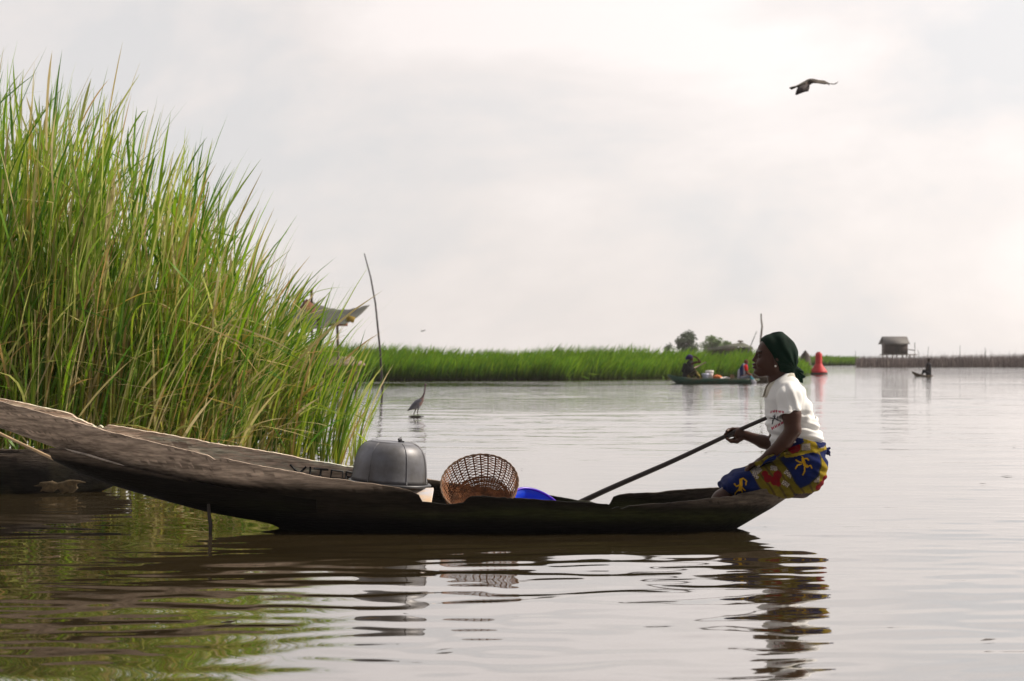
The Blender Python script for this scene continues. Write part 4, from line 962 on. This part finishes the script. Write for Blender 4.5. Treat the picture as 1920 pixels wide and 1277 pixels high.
def bucket(name, lab, cat_, u, v, r1, r2_, h, mt, dy=0):
    p = gp(u, v, dy); e_ = empty(name, p, lab, cat_); Mq = frame(p, (0, 0, 1))
    mb = MB(); mb.rings(lathe_rings([(r1, 0), (r2_, h), (r2_ - .02, h), (r1 - .02, .02), (.001, .02)], Mq, 24)); mb.build('body', mt, e_)
    mb = MB(); mb.rings(lathe_rings([(r2_ + .012, h - .03), (r2_ + .012, h + .01), (r2_ * .9, h + .035), (.001, h + .04)], Mq, 24)); mb.build('lid', mt, e_); return e_
bucket('plastic_bucket', "pale blue plastic bucket in the green canoe, in front of the white one", 'bucket', 1322.5, 709.5, .085, .11, .13, M['lilac'], -.12)
bucket('plastic_bucket', "tall white plastic bucket standing in the green canoe", 'bucket', 1330.5, 709, .11, .13, .22, M['white'], .08)
s = SDF(gp(1335, 714, -.2), gp(1356, 700, .2), .012); s.ell(gp(1345, 707.5), (.15, .14, .085), .01); s.ell(gp(1350, 709), (.08, .12, .05), .03); tag(s.build('sack', M['orange'], None, None, lambda V: .012 * fbm(V * 14, 2)), "orange cloth sack lying in the green canoe", 'sack')
e_ = empty('clay_pot', gp(1373, 711), "brown round clay pot between the two boat people", 'pot')
mb = MB(); mb.rings(lathe_rings([(.04, 0), (.075, .05), (.08, .09), (.055, .125), (.05, .13)], frame(gp(1373, 711), (0, 0, 1)), 20)); mb.build('body', M['clay'], e_)
mb = MB(); mb.rings(lathe_rings([(.05, .128), (.066, .14), (.066, .15), (.03, .15)], frame(gp(1373, 711), (0, 0, 1)), 20)); mb.build('rim', M['clay'], e_)
mb = MB(); mb.tube([gp(1351, 709.5, -.1), gp(1362, 708.5, -.1), gp(1369, 709.5, -.1)], [.03, .035, .02], 8); tag(mb.build('bundle', M['white']), "small pale cloth bundle beside the orange sack", 'bundle')
def K1(c): return lambda V: np.tile(c, (len(V), 1))
SK = (.075, .032, .02)
def body_sdf(lo, hi, h=.012): return SDF(lo, hi, h)
# first boat person (purple headwrap)
pr = empty('person', gp(1292, 708), "person in purple headwrap and dark top crouching in the green canoe with an arm raised", 'person')
s = SDF(gp(1275, 718, -.35), gp(1325, 662, .35), .012)
s.ell(gp(1296, 672), (.075, .075, .10), .02); s.cap(gp(1295, 677), gp(1294, 684), .05, .055, .02); s.chain([gp(1293, 686), gp(1290, 704)], [.12, .13], .04)
s.chain([gp(1295, 683, -.15), gp(1306, 679, -.2), gp(1313, 679, -.2)], [.045, .04, .03], .02); s.chain([gp(1313, 679, -.2), gp(1307, 671, -.17), gp(1300, 668, -.12)], [.034, .028, .022], .01)
s.chain([gp(1294, 684, .16), gp(1300, 692, .18), gp(1308, 688, .1)], [.045, .038, .03], .02)
for sd in (-1, 1): s.chain([gp(1290, 706, sd * .1), gp(1303, 698, sd * .13), gp(1310, 709, sd * .12)], [.085, .065, .04], .02)
s.build('body', M['vcol'], pr, K1(SK))
s = SDF(gp(1275, 718, -.35), gp(1325, 662, .35), .012); s.ell(gp(1293, 669.5), (.115, .11, .085), .01); s.ell(gp(1288, 672), (.06, .07, .06), .02); s.build('headwrap', M['vcol'], pr, K1((.035, .015, .10)), lambda V: .006 * fbm(V * 20, 2))
s = SDF(gp(1272, 718, -.35), gp(1325, 662, .35), .012); s.chain([gp(1294, 682), gp(1291, 692), gp(1288, 706)], [.13, .155, .165], .05); s.cap(gp(1294, 682, -.14), gp(1294, 682, .14), .07, .07, .03); s.cap(gp(1284, 684, -.14), gp(1281, 696, -.18), .06, .05, .03); s.build('top', M['vcol'], pr, K1((.025, .024, .025)), lambda V: .012 * fbm(V * 12, 2))
s = SDF(gp(1280, 718, -.35), gp(1328, 685, .35), .012)
for sd in (-1, 1): s.chain([gp(1292, 706, sd * .1), gp(1303, 698, sd * .13), gp(1311, 708, sd * .12)], [.10, .08, .07], .03)
s.build('skirt', M['vcol'], pr, lambda V: np.where((fbm(V * 9, 2) > .1)[:, None], np.array([.30, .24, .05]), np.array([.05, .04, .02])), lambda V: .012 * fbm(V * 12, 2))
mb = MB(); mb.tube([gp(1302, 690, -.05), gp(1324, 679, -.05)], [.02, .022], 8); tag(mb.build('paddle_shaft', M['palew']), "short pale wooden shaft held by the person in purple headwrap", 'paddle')
# second boat person
pr = empty('person', gp(1396, 709), "person in navy white striped vest with red sleeve bending over the green canoe", 'person')
s = SDF(gp(1378, 722, -.35), gp(1420, 670, .35), .012)
s.ell(gp(1399, 679), (.075, .07, .095), .02); s.cap(gp(1398, 684), gp(1397, 689), .045, .05, .02); s.chain([gp(1396, 690), gp(1391, 706)], [.11, .12], .04)
s.chain([gp(1398, 688, -.15), gp(1400, 699, -.2), gp(1409, 705, -.2), gp(1412, 708, -.2)], [.045, .036, .026, .022], .015); s.chain([gp(1398, 688, .15), gp(1402, 699, .15), gp(1410, 704, .05)], [.045, .036, .026], .015)
for sd in (-1, 1): s.chain([gp(1392, 708, sd * .1), gp(1405, 704, sd * .12), gp(1408, 712, sd * .12)], [.085, .06, .035], .02)
s.build('body', M['vcol'], pr, K1((.13, .05, .03)))
s = SDF(gp(1378, 722, -.35), gp(1420, 670, .35), .010); s.chain([gp(1396, 688), gp(1392, 698), gp(1391, 708)], [.125, .145, .15], .05); s.cap(gp(1397, 687.5, -.12), gp(1397, 687.5, .12), .062, .062, .03)
s.build('vest', M['vcol'], pr, lambda V: np.where((np.sin((V[:, 0] - gp(1391, 0)[0]) * 34) > .45)[:, None], np.array([.45, .45, .55]), np.array([.02, .03, .11])))
s = SDF(gp(1385, 722, -.35), gp(1420, 670, .35), .010); s.chain([gp(1398, 687, -.16), gp(1399.5, 693, -.19)], [.066, .055], .02); s.build('sleeve', M['vcol'], pr, K1((.65, .02, .015)))
s = SDF(gp(1378, 722, -.35), gp(1420, 690, .35), .012)
for sd in (-1, 1): s.chain([gp(1392, 708.5, sd * .1), gp(1404, 705, sd * .12), gp(1408, 711, sd * .12)], [.09, .068, .05], .03)
s.build('trousers', M['vcol'], pr, K1((.30, .32, .40)))
s = SDF(gp(1400, 726, -.4), gp(1425, 695, .1), .010); s.chain([gp(1408, 706, -.22), gp(1411, 712, -.34), gp(1414, 717, -.36)], [.03, .05, .07], .03); tag(s.build('cloth', M['vcol'], None, lambda V: np.where((V[:, 2] > .12)[:, None], np.array([.05, .22, .28]), np.array([.6, .6, .68])), lambda V: .01 * fbm(V * 18, 2)), "teal and white cloth being rinsed over the side of the green canoe", 'cloth')
# far canoeist
FY = 76.0
def fp(u, v, dy=0): return px(u, v, FY + dy)
fc = empty('small_canoe', fp(1729, 704), "small dark canoe with an upturned end in front of the brush barrier", 'canoe')
mb = MB(); far_hull(mb, 1710, 1749, FY, ([0, .25, .6, 1], [.23, .13, .06, .06]), -.15, .26, .03, (.35, .3)); mb.build('hull', M['brown_boat'], fc)
mb = MB(); mb.box((fp(1742, 703)[0], FY, .055), (.14, .44, .02)); mb.build('seat', M['wood'], fc, False)
pr = empty('person', fp(1741, 700), "person in black sitting in the small far canoe before the brush barrier", 'person')
s = SDF(fp(1728, 708, -.35), fp(1756, 668, .35), .012); s.ell(fp(1741.5, 675), (.065, .06, .08), .02); s.cap(fp(1741, 679), fp(1741, 683), .035, .04, .01); s.chain([fp(1741, 685), fp(1741, 698)], [.09, .10], .03)
for sd in (-1, 1): s.chain([fp(1741, 684, sd * .12), fp(1738, 692, sd * .16), fp(1733, 696, sd * .1)], [.036, .03, .024], .01); s.chain([fp(1741, 699, sd * .08), fp(1732, 695, sd * .1), fp(1729, 701, sd * .1)], [.07, .05, .035], .02)
s.build('body', M['vcol'], pr, K1((.03, .018, .014)))
s = SDF(fp(1728, 708, -.35), fp(1756, 668, .35), .012); s.chain([fp(1741, 684), fp(1741, 692), fp(1741, 700)], [.11, .115, .13], .03); s.cap(fp(1741, 683, -.11), fp(1741, 683, .11), .05, .05, .02); s.build('shirt', M['vcol'], pr, K1((.025, .022, .03)), lambda V: .008 * fbm(V * 14, 2))
s = SDF(fp(1728, 708, -.35), fp(1756, 668, .35), .012)
for sd in (-1, 1): s.chain([fp(1741, 699.5, sd * .08), fp(1732, 695.5, sd * .1), fp(1730, 700, sd * .1)], [.08, .06, .045], .02)
s.build('trousers', M['vcol'], pr, K1((.02, .02, .03)))

# ------------------------------------------------------------------ fishing shelter behind the reeds
SY = 46.0; sh = empty('fishing_shelter', px(600, 668, SY) * (1, 1, 0), "stilted shelter with sagging grey tarpaulin roof partly hidden by reeds", 'shelter')
def sp3(u, v, dy=0): return px(u, v, SY + dy)
A_, B_, C_, D_ = sp3(574, 561, .3), sp3(693, 571, .2), sp3(648, 606, -1.2), sp3(524, 610, -1.2)
Vt = []; nu = 24; nv = 10
for k in (0, 1):
    for i in range(nu + 1):
        for j in range(nv + 1):
            a = i / nu; b = j / nv; p = (A_ * (1 - a) + B_ * a) * (1 - b) + (D_ * (1 - a) + C_ * a) * b
            sag = .20 * math.sin(a * math.pi) * (1 - .5 * b) + .06 * math.sin(b * math.pi); Vt.append(p - np.array([0, 0, sag + k * .02 + .012 * math.sin(a * 40)]))
Pt = []; n_ = (nu + 1) * (nv + 1)
for i in range(nu):
    for j in range(nv):
        q = i * (nv + 1) + j; Pt += [(q, q + 1, q + nv + 2, q + nv + 1), (n_ + q, n_ + q + nv + 1, n_ + q + nv + 2, n_ + q + 1)]
for i in range(nu):
    for j in (0, nv): q = i * (nv + 1) + j; Pt.append((q, q + nv + 1, n_ + q + nv + 1, n_ + q))
for j in range(nv):
    for i in (0, nu): q = i * (nv + 1) + j; Pt.append((q, q + 1, n_ + q + 1, n_ + q))
mb = MB(); mb.add(Vt, Pt); mb.build('tarpaulin', M['tarp'], sh)
mb = MB(); tri = [sp3(556, 582, -.2), sp3(575, 560, .1), sp3(592, 575, -.1), sp3(588, 602, -.3), sp3(560, 602, -.3)]; Vv = list(tri) + [p + (0, .03, 0) for p in tri]
mb.add(Vv, [(0, 1, 2, 3, 4), (9, 8, 7, 6, 5)] + [(i, i + 5, (i + 1) % 5 + 5, (i + 1) % 5) for i in range(5)]); mb.build('rust_coloured_sheet', M['rust'], sh, False)
for (u1, v1, u2, v2, dy, r_) in [(584, 735, 584, 543, .1, .035), (572, 735, 569, 556, -.9, .03), (600, 738, 598, 595, -.8, .06), (634, 736, 632, 598, -1.0, .035), (668, 737, 666, 680, -.8, .04), (560, 735, 556, 600, -.6, .04)]:
    mb = MB(); mb.tube([sp3(u1, v1 + 6, dy), sp3((u1 + u2) / 2 + 1, (v1 + v2) / 2, dy), sp3(u2, v2, dy)], r_, 8); mb.build('post', M['wood'], sh)
for i, (u1, u2, v, dy) in enumerate([(560, 682, 681, -.9), (572, 678, 678, -.5), (556, 664, 674, -.2), (590, 662, 670, .1), (600, 684, 683, .3)]):
    a_, b_ = sp3(u1, v, dy), sp3(u2, v + 1, dy); mb = MB(); mb.box((a_ + b_) / 2, (b_[0] - a_[0], .16, .05), c=None); mb.build('deck_plank', M['palew'], sh, False)
mb = MB(); mb.box(sp3(634, 609, -1.1), (.5, .04, .07)); mb.build('beam', M['rust'], sh, False)
mb = MB(); mb.box(sp3(657, 598, -.9), (.22, .05, .16), rot=np.array(Matrix.Rotation(R(18), 3, 'Y'))); mb.build('hanging_rag', mat('ochre_cloth', (.3, .2, .03), rough=.9), sh, False)
# tall fishing pole in front of it
mb = MB(); PYY = 42.0; pts = [px(720, 748, PYY), px(717, 733, PYY), px(713, 660, PYY), px(704, 570, PYY), px(695, 520, PYY), px(683, 475, PYY)]; mb.tube(pts, [.028, .028, .026, .022, .018, .012], 8)
tag(mb.build('net_pole', M['pole']), "tall thin dark leaning pole standing in open water right of the shelter", 'pole')
mb = MB(); pts = [px(u_, v_, 80) for u_, v_ in [(1427, 700), (1428, 668), (1426, 640), (1427.5, 625), (1429, 612), (1427.5, 600), (1427, 588)]]; mb.tube(pts, [.05, .05, .045, .045, .04, .035, .03], 8)
tag(mb.build('crooked_pole', M['wood']), "crooked upright pole above the far bank at the woman's forehead", 'pole')
mb = MB(); mb.tube([px(1402, 662, 82), px(1411, 640, 82), px(1419, 621, 82)], [.025, .02, .015], 6)
tag(mb.build('slanting_pole', M['tin']), "faint thin slanting pole above the far bank beside the crooked one", 'pole')

# thatched roof beyond the bank
RY = 112.0
def rp(u, v, dy=0): return px(u, v, RY + dy)
th_ = empty('thatched_shed', rp(1375, 668) * (1, 1, 0), "low grey thatched shed roof showing above the far bank between tree and woman", 'shed')
Vv = []; 
for dy, o_ in ((-1.6, 0), (1.6, 0)):
    for (u_, v_) in [(1318, 655), (1358, 648), (1388, 642), (1392, 642), (1412, 651), (1412, 656), (1388, 650), (1318, 660)]: Vv.append(rp(u_, v_, dy))
n_ = 8; mb = MB(); mb.add(Vv, [tuple(reversed(range(n_))), tuple(range(n_, 2 * n_))] + [(i, i + n_, (i + 1) % n_ + n_, (i + 1) % n_)[::-1] for i in range(n_)]); mb.build('roof', M['thatch'], th_, False)
mb = MB(); mb.tube([rp(1383, 639.5, -1.7), rp(1393, 640, -1.7)], .05, 6); mb.build('ridge_pole', M['wood'], th_)
for u_ in (1325, 1356, 1388, 1408):
    mb = MB(); mb.tube([rp(u_, 700, -1.5) * (1, 1, 0), rp(u_, 655 if u_ != 1388 else 641, -1.5)], .06, 6); mb.build('post', M['wood'], th_)
mb = MB(); mb.box(rp(1366, 666, 0), (2.6, 2.6, 1.0)); mb.build('wall', M['plank'], th_, False)

# trees beyond the bank
def tree(u, Y, ytop, wpx, base_y, lab, cols, seed, nl=2600, lean=0, sparse=.0):
    r2 = np.random.default_rng(seed); s_ = Y / F; H = CAMH + (668 - ytop) * s_; Wd = wpx * s_ / 2; cx = (u - 960) * s_
    t = empty('tree', (cx, Y, 0), lab, 'tree', 'trees beyond the far bank'); mb = MB(); clumps = []
    h0 = H * .3; mb.tube([(cx, Y, -.1), (cx + .04, Y, h0 * .5), (cx - .03, Y, h0), (cx, Y, H * .7)], [.16, .13, .10, .04], 8)
    for k in range(22):
        a = r2.uniform(0, 6.283); rr = Wd * r2.uniform(.2, .95); zt = H * r2.uniform(.38, .90); rr *= math.sqrt(max(.1, 1 - ((zt / H - .62) / .42) ** 2)); e_ = np.array([cx + rr * math.cos(a), Y + rr * math.sin(a), zt])
        mb.tube([(cx, Y, h0 * r2.uniform(.8, 1.2)), (cx + rr * .5 * math.cos(a), Y + rr * .5 * math.sin(a), (h0 + zt) / 2 + .1), e_], [.05, .035, .012], 5); clumps.append((e_, Wd * r2.uniform(.32, .6)))
    mb.build('trunk', M['bark'], t)
    ci = r2.integers(len(clumps), size=nl); P = np.array([clumps[i][0] for i in ci]); S = np.array([clumps[i][1] for i in ci]); d = r2.normal(size=(nl, 3)); d /= np.linalg.norm(d, axis=1)[:, None]
    P = P + d * (S * r2.random(nl) ** .5)[:, None] * np.array([1, 1, .75]); n_ = r2.normal(size=(nl, 3)); n_ /= np.linalg.norm(n_, axis=1)[:, None]; a_ = np.cross(n_, [0, 0, 1.]); a_ /= np.linalg.norm(a_, axis=1)[:, None] + 1e-6; b_ = np.cross(n_, a_)
    sz = r2.uniform(.07, .15, nl)[:, None]; V = np.stack([P - a_ * sz, P + b_ * sz * .6, P + a_ * sz, P - b_ * sz * .6], 1).reshape(-1, 3); Q = np.arange(nl * 4).reshape(-1, 4)
    c = cols[r2.integers(len(cols), size=nl)] * (r2.uniform(.7, 1.2, nl))[:, None]; mesh_np('crown', V, Q, M['leaf'], t, np.repeat(c, 4, 0))
DG = np.array([(.08, .11, .06), (.10, .13, .08), (.06, .09, .05)]); LG = np.array([(.15, .23, .07), (.17, .26, .07), (.11, .18, .07)])  # leaf greens lightened to carry distance haze in their colour
tree(1289, 190, 620, 42, 655, "dark round tree showing above the far bank", DG, 21, 3000)
tree(1334, 200, 629, 38, 655, "lighter green tree right of the dark one above the far bank", LG, 22, 2600)
tree(1364, 205, 641, 36, 655, "low spreading light tree behind the thatched shed roof", LG, 23, 2000)
tree(1254, 180, 641, 26, 655, "small sparse bush left of the dark tree above the bank", DG, 24, 350)
# pointed stump on the bank end
e_ = MB(); e_.tube([px(1511, 700, 96), px(1510, 668, 96), px(1510, 657, 96)], [.35, .28, .03], 8); e_.tube([px(1520, 700, 97), px(1513, 668, 97)], [.12, .08], 8)
tag(e_.build('tree_stump', M['plank']), "dark pointed stump at the end of the green bank beside the headscarf", 'stump')

# ------------------------------------------------------------------ birds
HY = 25.3
def hp(a, b, dy=0): return px(740 + a / 12.77, 700 + b / 12.77, HY + dy)
hr = empty('heron', hp(540, 1065), "grey heron standing on a floating log in open water", 'heron')
s = SDF(hp(260, 1110, -.14), hp(800, 215, .2), .0042)
s.chain([hp(735, 285), hp(722, 400), hp(705, 490), hp(665, 590)], [.0115, .011, .012, .019], .008); s.ell(hp(738, 268), (.016, .024, .016), .008)
s.chain([hp(640, 640), hp(560, 720), hp(470, 790), hp(320, 885)], [.036, .052, .040, .011], .02); s.ell(hp(530, 735), (.085, .050, .052), .02, rot=R(38))
s.chain([hp(575, 790, -.02), hp(565, 850, -.02), hp(548, 940, -.02), hp(552, 1065, -.02)], [.022, .010, .0065, .006], .01)
s.chain([hp(515, 800, .025), hp(505, 860, .025), hp(460, 970, .025), hp(465, 1065, .025)], [.022, .010, .0065, .006], .01)
for (a, dy) in ((552, -.02), (465, .025)):
    for q in (-.03, 0, .03): s.cap(hp(a, 1064, dy), hp(a, 1064, dy) + np.array([.03, q, 0]), .005, .004, .003)
def heron_col(V):
    z = V[:, 2]; c = np.tile([.17, .16, .19], (len(V), 1)); nk = z > hp(0, 600)[2]; c[nk] = (.12, .075, .075); br = (V[:, 0] > hp(600, 0)[0]) & (z > hp(0, 780)[2]) & ~nk; c[br] = (.17, .10, .09); c[z < hp(0, 850)[2]] = (.10, .08, .06); return c
s.build('body', M['heron'], hr, heron_col)
s = SDF(hp(700, 300, 0), hp(790, 215, .16), .003); s.cap(hp(742, 268, .015), hp(752, 258, .11), .008, .002, .003); s.build('bill', M['heron'], hr, K1((.25, .17, .06)))
s = SDF(hp(290, 900, -.1), hp(650, 600, .1), .004)
for sd in (-1, 1): s.ell(hp(500, 745, sd * .035), (.115, .022, .036), .01, rot=R(38))
s.build('wing', M['heron'], hr, K1((.12, .12, .15)))
mb = MB(); mb.tube([(hp(a_, 0)[0], HY - .02, .008) for a_ in (335, 420, 560, 700)], [.006, .013, .014, .005], 8); tag(mb.build('floating_log', M['dark']), "short dark log floating under the heron's feet", 'log')
KY = 35.0
def kp(a, b, dy=0): return px(1460 + a / 13.71, 120 + b / 13.71, KY + dy)
kt = empty('flying_kite', kp(700, 550), "brown bird of prey gliding in the sky with wings spread", 'bird')
kc = lambda V: np.where((fbm(V * 12, 2) > .25)[:, None], np.array([.10, .055, .04]), np.array([.045, .030, .026]))
s = SDF(kp(380, 840, -.4), kp(960, 340, .4), .008); s.chain([kp(850, 430, .18), kp(800, 470, .10), kp(680, 560, 0), kp(560, 640, -.10)], [.028, .045, .052, .03], .03); s.ell(kp(860, 425, .21), (.03, .04, .03), .015); s.cap(kp(865, 425, .24), kp(868, 436, .28), .010, .003, .01)
s.build('body', M['kite'], kt, kc)
def flat(name, outline, th, mt, parent, dyo, colv):
    n_ = len(outline); F_ = [kp(a, b, dyo(a, b)) for a, b in outline]; Bk = [p + (0, th, 0) for p in F_]; mb = MB()
    mb.add(F_ + Bk, [tuple(range(n_)), tuple(reversed(range(n_, 2 * n_)))] + [(i, (i + 1) % n_, (i + 1) % n_ + n_, i + n_)[::-1] for i in range(n_)], colv); return mb.build(name, mt, parent, False)
flat('tail', [(700, 520), (790, 520), (800, 590), (765, 700), (690, 715), (640, 730), (560, 760), (470, 795), (425, 785), (450, 700), (490, 600), (560, 560)], .02, M['kite'], kt, lambda a, b: -.1 - (b - 520) / 1400, (.045, .03, .032))
flat('wing', [(800, 400), (850, 372), (930, 385), (1020, 410), (1150, 418), (1210, 440), (1290, 485), (1350, 500), (1420, 505), (1480, 480), (1540, 445), (1500, 500), (1440, 525), (1380, 522), (1300, 510), (1310, 545), (1260, 512), (1190, 520), (1100, 508), (1000, 492), (900, 490), (830, 515)], .03, M['kite'], kt, lambda a, b: .05 + (a - 800) / 3000 - (b - 400) / 500, (.05, .032, .018))
flat('wing', [(820, 372), (850, 420), (700, 520), (560, 580), (470, 600), (380, 640), (330, 660), (270, 605), (340, 580), (430, 560), (500, 530), (640, 450), (740, 395)], .03, M['kite'], kt, lambda a, b: .12 + (820 - a) / 2500 - (b - 400) / 600, (.05, .038, .022))
TY = 110.0; tb = empty('distant_bird', px(793, 620, TY), "tiny far bird low over the green bank", 'bird')
s = SDF(px(786, 625, TY), px(800, 615, TY) + (0, .3, 0), .012); s.cap(px(791, 621, TY + .1), px(795, 620, TY + .15), .03, .02, .02); s.build('body', M['kite'], tb, kc)
mb = MB(); mb.tube([px(789, 622, TY), px(791.5, 620, TY + .1), px(793, 621, TY + .1)], [.008, .025, .03], 6); mb.build('wing', M['kite'], tb, True) if 0 else None
for q in ([(788.5, 622), (791, 620), (793, 621)], [(793, 621), (795.5, 619), (798.5, 620)]):
    mb = MB(); mb.tube([px(a, b, TY + .1) for a, b in q], [.008, .03, .03] if q[0][0] < 790 else [.03, .03, .008], 6, (.06, .04, .03)); mb.build('wing', M['kite'], tb)

# scraps of leaf drifting on the water
lf = MB(); r2 = np.random.default_rng(5)
for i in range(36):
    Yq = math.exp(r2.uniform(math.log(5.2), math.log(60))); xq = r2.uniform(-.3, .32) * Yq
    if 8.3 < Yq < 9.8 and xq < 1.6: continue
    a = r2.uniform(0, 6.28); l_ = r2.uniform(.01, .035) * (1 + Yq / 25); d = np.array([math.cos(a), math.sin(a), 0]) * l_; e_ = np.array([-d[1], d[0], 0]) * .25; p = np.array([xq, Yq, .006])
    lf.add([p - d, p + e_ + (0, 0, .003), p + d, p - e_, ], [(0, 1, 2, 3)])
tag(lf.build('drifting_leaves', M['dark']), "scattered dark leaf scraps drifting on the water", kind='stuff')

# ------------------------------------------------------------------ haze
hz = MB(); hz.box((0, 0, 12), (2000, 2000, 28)); hm_ = bpy.data.materials.new('air'); hm_.use_nodes = True; t = hm_.node_tree; t.nodes.clear()
vo = t.nodes.new('ShaderNodeVolumePrincipled'); vo.inputs['Color'].default_value = (.95, .93, .93, 1); vo.inputs['Density'].default_value = .00032; vo.inputs['Anisotropy'].default_value = .3
ou = t.nodes.new('ShaderNodeOutputMaterial'); t.links.new(vo.outputs[0], ou.inputs['Volume'])
USE_HAZE = True
if USE_HAZE: tag(hz.build('haze', hm_, None, False), kind='stuff')
